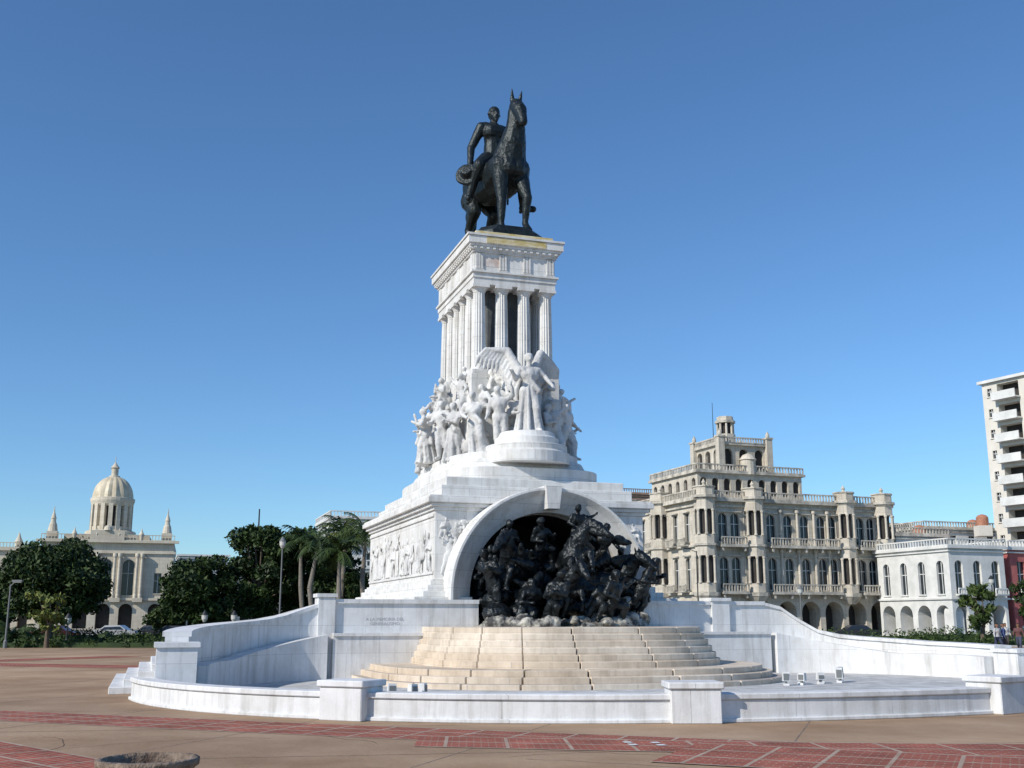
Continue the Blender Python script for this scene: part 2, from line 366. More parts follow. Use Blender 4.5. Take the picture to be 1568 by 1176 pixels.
def frontslab(w0,w1,k):
    z1=5.95; vs=[];fs=[]
    for (w) in (w0,w1):
        for (x,z) in arc: vs.append((x,w,z))
        for (x,z) in arc: vs.append((x,w,z1))
    n=len(arc)
    for i in range(n-1):
        fs.append((i,i+1,n+i+1,n+i)); fs.append((2*n+i,3*n+i,3*n+i+1,2*n+i+1)); fs.append((i,2*n+i,2*n+i+1,i+1))
    b.add(vs,fs,k)
frontslab(-6.3,-2.3,'white')
for s in (-1,1):
    x0,x1=(Ri,HW) if s>0 else (-HW,-Ri)
    b.box(x0,x1,-6.3,-2.3,3.0,5.95,'white')
b.box(-HW,HW,-2.3,6.3,3.0,5.95,'white')
for (e,z0,z1) in ((.32,3.0,3.22),(.18,3.22,3.38),(.10,3.38,3.46)):
    b.box(-HW-e,HW+e,-2.3,6.3+e,z0,z1,'white')
    for s in (-1,1):
        x0,x1=(Ri+.02,HW+e) if s>0 else (-HW-e,-Ri-.02)
        b.box(x0,x1,-6.3-e,-2.3,z0,z1-.003,'white')
for (e,z0,z1) in ((.08,5.95,6.08),(.20,6.08,6.22),(.34,6.22,6.42),(.28,6.42,6.50)):
    b.box(-HW-e,HW+e,-6.3-e,6.3+e,z0,z1,'white')
for z0,z1 in ((5.72,5.84),(3.62,3.72)):
    b.box(-HW-.06,-HW,-6.2,6.2,z0,z1,'white')
o=b.obj('main_block',mon); bevel(o,.02)
b=MB()
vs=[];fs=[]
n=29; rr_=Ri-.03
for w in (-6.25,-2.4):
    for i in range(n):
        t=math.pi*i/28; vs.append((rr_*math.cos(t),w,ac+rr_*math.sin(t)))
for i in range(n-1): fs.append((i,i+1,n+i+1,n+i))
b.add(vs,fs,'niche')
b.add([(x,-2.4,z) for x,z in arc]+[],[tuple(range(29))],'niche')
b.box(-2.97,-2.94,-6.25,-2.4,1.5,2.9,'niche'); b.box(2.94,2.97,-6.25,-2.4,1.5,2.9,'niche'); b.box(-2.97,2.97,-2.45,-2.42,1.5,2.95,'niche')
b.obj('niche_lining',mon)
b=MB()
def ring(prof,k,seg=48,down=.35):
    pts=[(1,0,-down)]
    for i in range(seg+1):
        t=math.pi*i/seg; pts.append((math.cos(t),math.sin(t),0))
    pts.append((-1,0,-down)); m=len(prof); vs=[];fs=[]
    for (cx_,sz,dn) in pts:
        for (r_,w) in prof: vs.append((r_*cx_,w,ac+r_*sz+dn))
    for i in range(len(pts)-1):
        for q in range(m): fs.append((m*i+q,m*i+(q+1)%m,m*(i+1)+(q+1)%m,m*(i+1)+q))
    fs+=[tuple(range(m-1,-1,-1)),tuple(m*(len(pts)-1)+q for q in range(m))]
    b.add(vs,fs,k)
ring([(3.02,-6.0),(3.02,-6.95),(3.10,-7.0),(3.22,-7.08),(3.40,-7.18),(3.60,-7.32),(3.74,-7.48),(3.80,-7.55),(3.90,-7.55),(3.90,-6.0)],'white')
b.prism([(-.24,-7.62),(.24,-7.62),(.24,-6.1),(-.24,-6.1)],6.0,6.86,'white',[(-.33,-7.68),(.33,-7.68),(.33,-6.1),(-.33,-6.1)])
for s in (-1,1):
    b.cbox(s*3.5,-6.9,.52,.68,2.05,2.58,'white'); b.cbox(s*3.6,-6.95,.72,.78,1.8,2.06,'white')
o=b.obj('arch_surround',mon); bevel(o,.015)

b=MB()
b.box(-3.9,3.9,-6.0,6.0,6.5,6.95,'white'); b.box(-3.65,3.65,-5.75,5.75,6.95,7.3,'white')
b.prism(superell(3.45,5.6,4,seg=72),7.3,7.8,'white'); b.prism(superell(3.2,5.3,3.5,seg=72),7.8,8.2,'white',superell(3.0,5.1,3.5,seg=72))
b.prism(superell(2.9,5.0,3.2,seg=72),8.2,8.5,'white')
b.lathe([(1.75,8.0),(1.75,8.45),(1.65,8.5),(1.65,8.75)],0,-4.45,40,'white')
b.lathe([(1.3,8.7),(1.3,9.05),(1.2,9.1),(1.1,9.3)],0,-4.5,36,'white')
b.box(-2.0,2.0,-3.2,3.2,8.5,11.0,'white'); b.box(-1.95,1.95,-3.12,3.12,11.0,12.0,'white'); b.box(-1.9,1.9,-3.06,3.06,12.0,12.2,'white')
o=b.obj('stepped_pedestal',mon); bevel(o,.03)

b=MB()
cx_=[-1.5,-.5,.5,1.5]; cy_=[-2.65+1.06*i for i in range(6)]
def column(x,y):
    prof=[(.36,12.2),(.36,12.27),(.33,12.33),(.30,12.40)]
    for i in range(9):
        t=i/8; prof.append((.295-.045*t+.012*math.sin(math.pi*t),12.42+3.2*t))
    prof+=[(.27,15.66),(.30,15.72),(.36,15.80)]
    b.lathe(prof[4:13],x,y,64,'white',flute=.13,nf=16)
    b.lathe(prof[:4]+[(.29,12.43)],x,y,24,'white'); b.lathe([(.25,15.6)]+prof[13:],x,y,24,'white')
    b.cbox(x,y,.37,.37,15.80,15.93,'white')
for x in cx_:
    for y in cy_:
        if x in(-1.5,1.5) or y in(cy_[0],cy_[-1]): column(x,y)
b.obj('portico_columns',mon)
b=MB()
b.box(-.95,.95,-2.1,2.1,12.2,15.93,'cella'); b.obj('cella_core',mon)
b=MB()
def eb(hx_,hy_,z0,z1,k='white'): b.box(-hx_,hx_,-hy_,hy_,z0,z1,k)
eb(1.84,3.0,15.93,16.2); eb(1.88,3.04,16.2,16.42); eb(1.96,3.12,16.42,16.50)
eb(1.82,2.98,16.50,17.32); eb(1.90,3.06,17.32,17.42); eb(1.96,3.12,17.42,17.56)
eb(2.06,3.2,17.56,17.66); eb(2.14,3.28,17.66,17.98); eb(2.19,3.33,17.98,18.08)
b.box(-1.75,1.75,-3.0,3.0,18.08,18.30,'lichen')
b.box(-1.35,1.35,-3.292,-3.28,17.68,17.97,'lichen')
b.box(-1.38,-.42,-2.988,-2.98,16.72,17.12,'rust')
for i,x in enumerate([-1.6,-.54,.54,1.6]):
    for q in (-.12,0,.12): b.box(x+q-.045,x+q+.045,-3.04,-2.98,16.6,17.28,'white')
    b.box(x-.2,x+.2,-3.09,-2.98,16.52,16.56,'white')
for i in range(6):
    y=-2.72+1.09*i
    for q in (-.12,0,.12): b.box(-1.88,-1.82,y+q-.045,y+q+.045,16.6,17.28,'white')
    b.box(-1.93,-1.82,y-.2,y+.2,16.52,16.56,'white')
for i in range(14): b.box(-1.82+.28*i-.06,-1.82+.28*i+.06,-3.2,-3.12,17.45,17.55,'white')
for i in range(23): b.box(-2.04,-1.96,-3.05+.277*i-.06,-3.05+.277*i+.06,17.45,17.55,'white')
o=b.obj('entablature',mon); bevel(o,.012,1)

# ---- marble figure group
S=MB(); FG=random.Random(5)
arms=[(((.2,-.06,.66),(.14,-.2,.72)),((-.2,0,.62),(-.14,-.2,.6))),(((.22,-.02,.85),(.2,-.06,1.02)),((-.17,0,.62),(-.2,-.1,.5))),
      (((.2,0,.66),(.3,-.1,.55)),((-.24,-.05,.84),(-.3,-.1,.97))),(((.15,-.1,.64),(-.02,-.18,.68)),((-.16,-.06,.62),(-.05,-.2,.66))),
      (((.26,0,.76),(.38,-.02,.84)),((-.2,0,.66),(-.1,-.16,.58)))]
for i in range(80):
    a=FG.uniform(0,2*math.pi); q=FG.uniform(0,1)
    S.sph((math.cos(a)*(2.65-.6*q),math.sin(a)*(4.1-.9*q),8.5+3.3*q),FG.uniform(.3,.6),'x',sc=(1,1,1.2))
def ringfig(n,ra,rb,z,H,a0,legs,jit=.12):
    for i in range(n):
        a=a0+2*math.pi*i/n+FG.uniform(-jit,jit); x=math.cos(a)*ra; y=math.sin(a)*rb
        A=FG.choice(arms)
        human(S,(x,y,z+FG.uniform(-.12,.25)),H*FG.uniform(.92,1.08),a+math.pi/2+FG.uniform(-.8,.8),(FG.uniform(-.22,.22),FG.uniform(-.15,.2)),A[0],A[1],FG.choice(legs),robe=FG.random()<.5,hd=(FG.uniform(-.04,.04),-.01),seed=i,fat=1.12)
ringfig(22,3.0,4.45,8.4,2.5,.1,['stand','stride','stride','kneel'])
ringfig(18,2.65,3.95,9.9,2.1,.3,['stride','sit','kneel'])
ringfig(14,2.25,3.4,11.2,1.5,.5,['sit','kneel'])
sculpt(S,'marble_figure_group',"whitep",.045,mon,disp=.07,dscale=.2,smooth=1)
S=MB()
human(S,(0,-4.75,9.25),3.35,0,(0,-.02),((.2,0,.72),(.27,-.08,.60)),((-.17,-.02,.66),(-.25,-.12,.72)),'stride',robe=True,fing=True)
S.sph((0,-4.74,12.42),.20,'x')
for s in (-1,1):
    root=Vector((s*.22,-4.45,11.75)); elb=Vector((s*.72,-4.2,12.75)); tip=Vector((s*(1.6 if s<0 else 1.2),-4.1,12.8 if s<0 else 12.5))
    S.cap(root,elb,.22,.18); S.cap(elb,tip,.18,.08)
    for q in range(13):
        t=q/12; p=root.lerp(elb,t*2) if t<.5 else elb.lerp(tip,t*2-1)
        ln=1.25-.55*t; e=p+Vector((s*(.10+.30*t),.2,-ln)); m=p.lerp(e,.5)+Vector((s*.12,0,0))
        S.cap(p,m,.09,.10); S.cap(m,e,.10,.04)
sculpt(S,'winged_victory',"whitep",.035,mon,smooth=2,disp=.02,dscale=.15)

# ---- reliefs
S=MB(); RF=random.Random(3)
for i in range(13):
    y=5.6-i*.93
    human(S,(-HW-.03,y,3.74),1.85*RF.uniform(.9,1.05),RF.choice([-math.pi/2,-math.pi/2+.6,-math.pi/2-.6]),(RF.uniform(-.15,.15),0),*RF.choice(arms),RF.choice(['stand','stride','kneel']),robe=RF.random()<.6,seed=i,fat=1.15)
for v in range(len(S.v)):
    x,y,z=S.v[v]; S.v[v]=(-HW+(x+HW)*.35,y,z)
n0=len(S.v)
for x,z,h,l in ((-3.6,4.5,1.3,'kneel'),(-3.85,3.6,1.35,'stand'),(-3.2,5.1,.85,'kneel'),(-3.95,4.9,1.0,'kneel'),(3.6,4.5,1.3,'kneel'),(3.85,3.6,1.35,'stand'),(3.2,5.1,.85,'kneel'),(3.95,4.9,1.0,'kneel')):
    human(S,(x,-6.3,z),h,0,((.25 if x<0 else -.25),0),*RF.choice(arms),l,robe=False,fat=1.15)
for v in range(n0,len(S.v)):
    x,y,z=S.v[v]; S.v[v]=(x,-6.3+(y+6.3)*.5,z)
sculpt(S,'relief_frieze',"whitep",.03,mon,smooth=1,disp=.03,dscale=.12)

# ---- bronze group
bgp=empty('bronze_sculpture_group',(CX,CY,0),PH)
S=MB(); BG=random.Random(21)
def hx(x,y,z,yaw,pitch,s,roll=0): return Matrix.Translation((x,y,z))@Matrix.Rotation(yaw,4,'Z')@Matrix.Rotation(pitch,4,'X')@Matrix.Rotation(roll,4,'Y')@Matrix.Scale(s,4)@Matrix.Translation((0,0,-2.8))
horse(S,hx(.55,-7.9,3.75,-.15,-.30,.60),.60,'rear','turn',False)
horse(S,hx(-1.35,-7.7,3.5,-.75,-.12,.56,.15),.56,'rear','fwd',False)
horse(S,hx(2.0,-7.5,3.1,.65,-.05,.54,-.2),.54,'rear','fwd',False)
horse(S,hx(-.4,-8.6,2.8,.25,-.05,.48,.1),.48,'rear','fwd',False)
for (x,y,z,H,yaw,ln,ai,l) in ((-2.1,-8.3,2.0,2.4,-.9,(-.1,-.45),0,'stride'),(-.35,-7.4,3.9,2.1,.3,(-.45,-.5),0,'kneel'),(2.4,-8.6,1.9,2.3,.9,(.1,-.5),0,'stride'),
      (-.9,-9.6,1.8,2.3,-.5,(.3,-.45),3,'kneel'),(1.3,-9.7,1.8,2.3,.5,(-.3,-.4),4,'kneel'),(1.7,-7.6,3.7,2.2,-.3,(.2,-.35),2,'kneel'),(-2.0,-9.3,1.7,2.1,.8,(.35,-.2),0,'kneel'),
      (-1.7,-7.2,3.9,2.0,.2,(-.2,-.5),3,'kneel'),(.4,-9.8,1.9,2.0,0,(.5,-.3),1,'kneel'),(.9,-7.6,4.6,1.9,.1,(-.1,-.3),4,'kneel'),(-2.5,-7.0,3.0,2.0,-.4,(.2,-.3),0,'kneel'),(2.6,-7.2,3.0,2.0,.4,(-.2,-.4),3,'kneel')):
    human(S,(x,y,z),H,yaw,ln,arms[ai][0],arms[ai][1],l,fat=1.25)
for i in range(120):
    x=BG.uniform(-2.75,2.75); y=BG.uniform(-9.3,-5.6); zt=4.6-1.2*abs(x-.4)/2.4+(y+6.4)*.30
    S.sph((x,y,BG.uniform(1.8,max(2.2,zt))),BG.uniform(.18,.46),'x',sc=(1.2,1,.8))
for i in range(34):
    x=BG.uniform(-2.4,2.4); p=Vector((x,BG.uniform(-9,-7),BG.uniform(2.6,4.9))); q=p+Vector((BG.uniform(-.9,.9),BG.uniform(-.6,.3),BG.uniform(-.8,.5)))
    S.cap(p,q,.20,.07)
sculpt(S,'horses_and_riders',"bronzeg",.04,bgp,disp=.12,dscale=.2,smooth=1)
S=MB()
for i in range(90):
    a=BG.uniform(-1.4,1.4); x=-.1+2.9*math.sin(a); y=-8.6-1.6*math.cos(a)+BG.uniform(-.3,.5)
    S.sph((x,y,BG.uniform(1.6,2.0)),BG.uniform(.12,.32),'x',sc=(1.2,1,.8))
sculpt(S,'rock_base',"rockl",.05,bgp,disp=.25,dscale=.25,smooth=0)

# ---- equestrian statue
est=empty('equestrian_statue',(*loc2w(.05,0),18.3),PH); est.scale=(1.0,1.0,1.045)
b=MB()
def octo(hx_,hy_,c): return [(-hx_+c,-hy_),(hx_-c,-hy_),(hx_,-hy_+c),(hx_,hy_-c),(hx_-c,hy_),(-hx_+c,hy_),(-hx_,hy_-c),(-hx_,-hy_+c)]
b.prism(octo(1.50,2.85,.5),0,.22,'bronze'); b.prism(octo(1.40,2.75,.5),.22,.52,'bronze',octo(1.30,2.6,.6))
o=b.obj('bronze_plinth',est); bevel(o,.03)
S=MB()
horse(S,Matrix.Translation((.1,.2,.50)),1.0,'stand','up')
RZ=.52
C=lambda a,b_,ra,rb=None: S.cap((a[0]+.1,a[1]+.2,a[2]+.5),(b_[0]+.1,b_[1]+.2,b_[2]+.5),ra,rb)
D=lambda a,b_,ra,rb=None: C((a[0],a[1],a[2]+RZ),(b_[0],b_[1],b_[2]+RZ),ra,rb)
C((0,.3,3.95),(0,.35,4.9),.52,.44); D((0,.35,4.4),(0,.33,5.0),.42,.50); D((-.42,.35,5.2),(.42,.35,5.2),.27)
D((-.2,.2,4.95),(.2,.2,4.95),.40); D((0,.33,5.3),(0,.28,5.65),.19,.17)
D((0,.22,5.80),(0,.25,5.98),.24,.29); D((0,.30,5.96),(0,.38,5.88),.28,.25); D((0,-.04,5.88),(0,-.10,5.80),.055,.065); D((0,.05,5.68),(0,.0,5.50),.18,.10)
D((-.26,.27,5.9),(-.29,.27,5.86),.06); D((.26,.27,5.9),(.29,.27,5.86),.06)
for a,b_,c_ in (((-.60,.38,5.18),(-1.02,.62,4.20),(-1.22,.25,3.15)),((.60,.34,5.18),(.92,.1,4.3),(.34,-.75,4.0))):
    D(a,b_,.26,.19); D(b_,c_,.20,.13)
    d=Vector(c_)-Vector(b_); d.normalize(); h=Vector(c_)+d*.12; D(c_,tuple(h),.12,.12)
    for q in range(4):
        o_=Vector((.07*(q-1.5),0,0)); D(tuple(h+o_),tuple(h+o_+d*.16),.045,.04); D(tuple(h+o_+d*.16),tuple(h+o_+d*.2+Vector((0,-.1,-.05))),.04,.035)
    D(tuple(h),tuple(h+d*.08+Vector((.13 if a[0]<0 else -.13,-.08,0))),.05,.04)
for s in (-1,1):
    kx=1.12
    C((s*.42,.2,4.0),(s*kx,-.62,3.4),.44,.31); C((s*kx,-.62,3.4),(s*(kx+.12),-.25,2.85),.30,.26); C((s*(kx+.12),-.25,2.85),(s*(kx+.25),-.05,2.1),.26,.18)
    C((s*(kx+.25),-.02,2.0),(s*(kx+.52),-.6,1.80),.19,.15); C((s*(kx+.25),.05,1.93),(s*(kx+.25),.2,1.9),.13,.1)
C((-.5,.5,3.95),(-.85,.3,3.65),.38,.28); C((.5,.5,3.95),(.85,.3,3.65),.38,.28); C((0,.9,3.95),(0,1.2,4.0),.5,.4)
C((0,-.5,4.05),(0,-.65,4.3),.2,.12)
for q in ((.3,.2),(-.3,-.1)):
    C((.34,-.75,4.5),(q[0],-1.8,4.6),.05,.04); C((q[0],-1.8,4.6),(q[1],-2.5,4.95),.04,.04)
hc=Vector((-1.38,.10,3.62)); ax=Vector((-.55,-.75,.3)).normalized()
S.cone(hc-ax*.06,hc+ax*.06,.60,.56,'x',20); S.cone(hc+ax*.04,hc+ax*.36,.34,.26,'x',16)
C((.85,.4,3.9),(1.2,1.3,2.6),.07,.05)
sculpt(S,'horse_and_rider',"bronze",.035,est,rz=rad(7),smooth=2,disp=.03,dscale=.18)

# ---- wing walls
wing=empty('monument_wing_wall',(CX,CY,0),PH)
b=MB()
for s in (-1,1):
    x0,x1=(3.1,8.2) if s>0 else (-8.2,-3.1)
    b.box(x0,x1,-8.35,-7.7,0,2.52,'basin'); b.box(x0,x1,-8.43,-7.62,2.52,2.66,'basin')
    b.box(x0+(.02 if s>0 else 0),x1-(0 if s>0 else .02),-8.75,-8.35,0,1.45,'basin'); b.box(x0+(.03 if s>0 else 0),x1-(0 if s>0 else .03),-8.82,-8.35,1.45,1.55,'basin')
    if s<0: b.cbox(-8.4,-8.02,.28,.45,0,2.72,'basin'); b.cbox(-8.4,-8.02,.34,.5,2.72,2.84,'basin')
    else: b.cbox(6.3,-8.05,.36,.42,0,2.66,'basin'); b.cbox(6.3,-8.05,.42,.48,2.66,2.78,'basin')
    if s>0: prof=[2.5,2.35,1.9,1.5,1.32,1.25,1.2,1.15,1.1,1.08,1.05,1.02]
    else: prof=[2.4,2.2,2.0,1.88,1.82,1.78,1.74,1.70,1.66,1.62,1.58,1.55]
    ps=[];pl=[]
    for i in range(34):
        t=i/33; a=t*math.pi/2*.98
        x=(8.2 if s>0 else 8.6)+(5.1 if s>0 else 4.7)*math.sin(a); y=-15.2+7.15*math.cos(a)
        q=t*11; k=min(int(q),10); z=prof[k]+(prof[k+1]-prof[k])*(q-k)
        ps.append((s*x,y,z)); pl.append((s*(8.4+4.3*math.sin(a)),-15.2+6.6*math.cos(a),min(z-.25,1.5-.7*min(1,t*1.7))))
    pathwall(b,ps,.6,0,0,'basin'); pathwall(b,ps,.74,'rel',.12,'basin'); pathwall(b,pl,.5,0,0,'basin')
    zt=1.42 if s<0 else 1.05
    b.cbox(s*13.3,-15.6,.5,.55,0,zt-.12,'basin'); b.cbox(s*13.3,-15.6,.56,.61,zt-.12,zt,'basin')
o=b.obj('curved_walls',wing)
cu=bpy.data.curves.new('worn_inscription','FONT'); cu.body='A LA MEMORIA DEL\nGENERALISIMO'; cu.size=.15; cu.align_x='CENTER'; cu.extrude=.004
to=bpy.data.objects.new('worn_inscription',cu); col.objects.link(to); to.parent=wing; to.location=(-6.4,-8.352,1.95); to.rotation_euler=(rad(90),0,0)
cu.materials.append(M['faint'])
b=MB()
for k in range(4):
    b.box(-14.95+.36*k,-13.3,-13.2+.25*k,-5.0,0,.19*(k+1),'basin')
    b.box(13.9,16.0-.42*k,-13.6+.3*k,-2.6,0,.19*(k+1),'basin')
o=b.obj('flank_steps',wing); bevel(o,.015,1)

# ---- basin
bas=empty('fountain_basin',(CX,CY,0),PH)
b=MB()
arcp=superell(14.2,11.75,2.15,0,-14,math.pi+.10,2*math.pi-.10,90,closed=False)
pathwall(b,arcp,.42,0,.44,'basin')
pathwall(b,[(x,y,.44) for x,y in arcp],.52,'rel',.12,'basin'); pathwall(b,arcp,.54,0,.09,'basin')
for u in (-10.0,-3.65,3.75,10.0):
    w=-14-11.75*(1-abs(u/14.2)**2.15)**(1/2.15)
    ang=math.atan2(abs(11.75/14.2)*(u/14.2),1)*1.4
    b.cbox(u,w,.50,.42,0,.66,'basin',ang); b.cbox(u,w,.55,.47,.66,.79,'basin',ang)
o=b.obj('basin_wall',bas); bevel(o,.02,1)
b=MB()
fl=superell(14.1,11.6,2.15,0,-14,math.pi,2*math.pi,60,closed=False)
b.add([(x,y,.05) for x,y in fl]+[(13.3,-12,.05),(9,-7.8,.05),(-9,-7.8,.05),(-13.3,-12,.05)],[tuple(range(len(fl)+4))],'floor')
b.obj('basin_floor',bas)

# ---- stairway
st=empty('stone_stairway',(*loc2w(-.55,-10),0),PH)
b=MB()
tiers=[(.20,7.0,6.2),(.38,6.7,5.9),(.56,6.4,5.6)]
for k in range(6): tiers.append((.56+.198*(k+1),5.0-.09*k,4.7-.2*k))
for i,(z,hu,Lf) in enumerate(tiers):
    nsec=9 if i>2 else 11
    for j in range(nsec):
        t0=math.pi+math.pi*(j)/nsec; t1=math.pi+math.pi*(j+1)/nsec; e=.0035
        pts=superell(hu,Lf,2.5,0,0,t0+(e if j else 0),t1-(e if j<nsec-1 else 0),10,closed=False)
        mt=(t0+t1)/2; pts.append((.02*math.cos(mt),.02*math.sin(mt)))
        b.prism(pts,0,z,'stair')
    b.box(-hu,hu,.0,2.2,0,z-.002,'stair')
o=b.obj('curved_steps',st); bevel(o,.018,1)

def spot(u,w,a,t,k=1.0):
    e=empty('fountain_spotlight',(*loc2w(u,w),.05),PH+a)
    q=MB(); q.cbox(0,0,.08,.08,0,.06,'basin'); q.cbox(0,0,.03,.03,.06,.18,'greym'); q.cbox(0,t,.11,.08,.13,.13+.26*k,'basin',0,.9); q.cbox(0,t-.085,.08,.01,.16,.12+.22*k,'greym')
    q.obj('housing',e)
for i,(u,w) in enumerate(((-8.2,-18.2),(-7.75,-18.6),(-7.4,-18.3))): spot(u,w,.5*i,.02*i)
for i,(u,w) in enumerate(((4.3,-16.0),(4.9,-15.9),(5.2,-15.4),(5.75,-15.6),(6.1,-15.1),(6.7,-15.2),(7.0,-14.8))): spot(u,w,random.uniform(-1.2,1.2),random.uniform(0,.06),random.uniform(.6,1.3))

# ================================================================== ground
b=MB(); b.add([(-2500,-200,0),(2500,-200,0),(2500,3500,0),(-2500,3500,0)],[(0,1,2,3)],'earth'); b.obj('ground')
b=MB(); b.add([(-160,-30,.004),(170,-30,.004),(170,82,.004),(-160,82,.004)],[(0,1,2,3)],'plaza'); b.obj('plaza_pavement')
b=MB(); b.add([(-160,82,.006),(170,82,.006),(170,97,.006),(-160,97,.006)],[(0,1,2,3)],'grass'); b.obj('grass')
b=MB(); b.add([(-200,98,.008),(200,98,.008),(200,113,.008),(-200,113,.008)],[(0,1,2,3)],'asphalt')
for i in range(50): b.add([(-200+8*i,105.4,.012),(-197+8*i,105.4,.012),(-197+8*i,105.6,.012),(-200+8*i,105.6,.012)],[(0,1,2,3)],'paint')
b.obj('road')
b=MB(); b.box(-200,200,97,97.9,0,.13,'kerb'); b.box(-200,200,113,117,0,.13,'kerb'); b.box(-160,170,82,82.3,0,.14,'kerb'); b.obj('kerb')
def band(p0,p1,w,bend=0,seg=40,z=.008,lines=(-.5,.5),cross=0):
    b=MB(); p0=Vector(p0);p1=Vector(p1); d=(p1-p0); L=d.length; d.normalize()
    def P(t,o,zz=0): return (t*L,bend*4*t*(1-t)+o,zz)
    vs=[P(i/seg,s*w/2) for i in range(seg+1) for s in (-1,1)]
    b.add(vs,[(2*i,2*i+2,2*i+3,2*i+1) for i in range(seg)],'brickpave')
    for l in lines:
        vs=[P(i/seg,l*w+s*.035,.0012) for i in range(seg+1) for s in (-1,1)]
        b.add(vs,[(2*i,2*i+2,2*i+3,2*i+1) for i in range(seg)],'strip')
    if cross:
        for i in range(int(L/cross)):
            t=(i+.5)*cross/L; e=.03/L
            b.add([P(t-e,-w/2,.0018),P(t+e,-w/2,.0018),P(t+e,w/2,.0018),P(t-e,w/2,.0018)],[(0,1,2,3)],'strip')
    return b.obj('brick_paving_band',loc=(p0.x,p0.y,z),rz=math.atan2(d.y,d.x))
band((-17,27.0),(13,15.2),1.9,-.5,z=.009,lines=(-.5,-.17,.17,.5),cross=.9)
band((-1.6,19.2),(26,20.2),1.6,-1.8,z=.012,lines=(-.5,0,.5),cross=1.0)
band((-12.6,20.6),(-5.6,14.0),3.4,0,z=.015,lines=(-.5,-.25,0,.25,.5),cross=.9)
band((2.5,17.6),(15,12.0),2.6,.0,z=.018,lines=(-.5,-.17,.17,.5),cross=.9)
band((-44,58),(-15,48),2.8,0,z=.009,cross=2); band((-32,45),(-21,62),2.4,0,z=.012)
band((16,30),(60,52),2.4,1,z=.009,cross=2)
for i,(x,y) in enumerate(((1.9,18.9),(2.35,18.85),(1.95,18.55),(2.4,18.5))):
    q=MB(); q.add([(-.07,-.09,0),(.07,-.09,0),(.07,.09,0),(-.07,.09,0)],[(0,1,2,3)],'paint'); q.obj('white_paving_tile',loc=(x,y,.0225),rz=.2)
b=MB()
def joint(x0,y0,x1,y1,wd=.025):
    d=Vector((x1-x0,y1-y0)); n=Vector((-d.y,d.x)).normalized()*wd/2
    b.add([(x0-n.x,y0-n.y,.0055),(x1-n.x,y1-n.y,.0055),(x1+n.x,y1+n.y,.0055),(x0+n.x,y0+n.y,.0055)],[(0,1,2,3)],'concrete')
for i in range(30): joint(-75+5*i,5,-50+5*i,80)
for i in range(16):
    y=8+4.6*i; b.add([(-80,y-8,.0065),(80,y+18,.0065),(80,y+18.025,.0065),(-80,y-7.975,.0065)],[(0,1,2,3)],'concrete')
CR=random.Random(9)
for i in range(16):
    x,y=CR.uniform(-10,12),CR.uniform(14,21.5); a=CR.uniform(-.6,.6)
    for q in range(14):
        nx,ny=x+.3*math.cos(a),y+.3*math.sin(a); dx,dy=-.006*math.sin(a),.006*math.cos(a)
        b.add([(x-dx,y-dy,.0075),(nx-dx,ny-dy,.0075),(nx+dx,ny+dy,.0075),(x+dx,y+dy,.0075)],[(0,1,2,3)],'soil'); x,y=nx,ny; a+=CR.uniform(-.5,.5)
b.obj('paving_joints_and_cracks')

urn=empty('planter_urn',(-2.53,8.0,0))
b=MB()
b.lathe([(.22,0),(.22,.08),(.12,.14),(.09,.4),(.10,.62),(.16,.68),(.25,.80),(.30,.93),(.315,.99),(.345,1.01),(.35,1.055),(.30,1.06),(.285,1.0),(.25,.90),(.12,.84)],0,0,48,'concrete')
o=b.obj('bowl',urn,smooth=True)
t=bpy.data.textures.new('chip_tex','CLOUDS'); t.noise_scale=.05
sub=o.modifiers.new('sub','SUBSURF'); sub.subdivision_type='SIMPLE'; sub.levels=1; sub.render_levels=1
dm=o.modifiers.new('chips','DISPLACE'); dm.texture=t; dm.strength=.014
b=MB(); b.lathe([(.27,.90),(.2,.93),(.1,.94)],0,0,24,'soil'); b.obj('soil',urn,smooth=True)

# ================================================================== trees
def leaves_mesh(centers,radii,per,size,seed,flat=.8):
    rg=np.random.default_rng(seed); P=[]
    for c,r in zip(centers,radii):
        n=int(per*(r**2)); d=rg.normal(size=(n,3)); d/=np.linalg.norm(d,axis=1)[:,None]
        q=r*(rg.random((n,1))**.35)*(.85+.3*rg.random((n,1))); p=d*q; p[:,2]*=flat; P.append(p+np.array(c))
    P=np.concatenate(P); n=len(P)
    a=rg.normal(size=(n,3)); a/=np.linalg.norm(a,axis=1)[:,None]; t=rg.normal(size=(n,3)); bb=np.cross(a,t); bb/=np.linalg.norm(bb,axis=1)[:,None]
    s=(size*(.6+.8*rg.random((n,1))))
    v=np.stack([P-a*s,P-bb*s*.45,P+a*s,P+bb*s*.45],1).reshape(-1,3)
    return v,np.arange(4*n).reshape(-1,4)
def pyobj(name,v,f,k,parent):
    me=bpy.data.meshes.new(name); me.from_pydata(v.tolist(),[],f.tolist()); me.materials.append(M[k]); me.update()
    o=bpy.data.objects.new(name,me); col.objects.link(o); o.parent=parent; return o
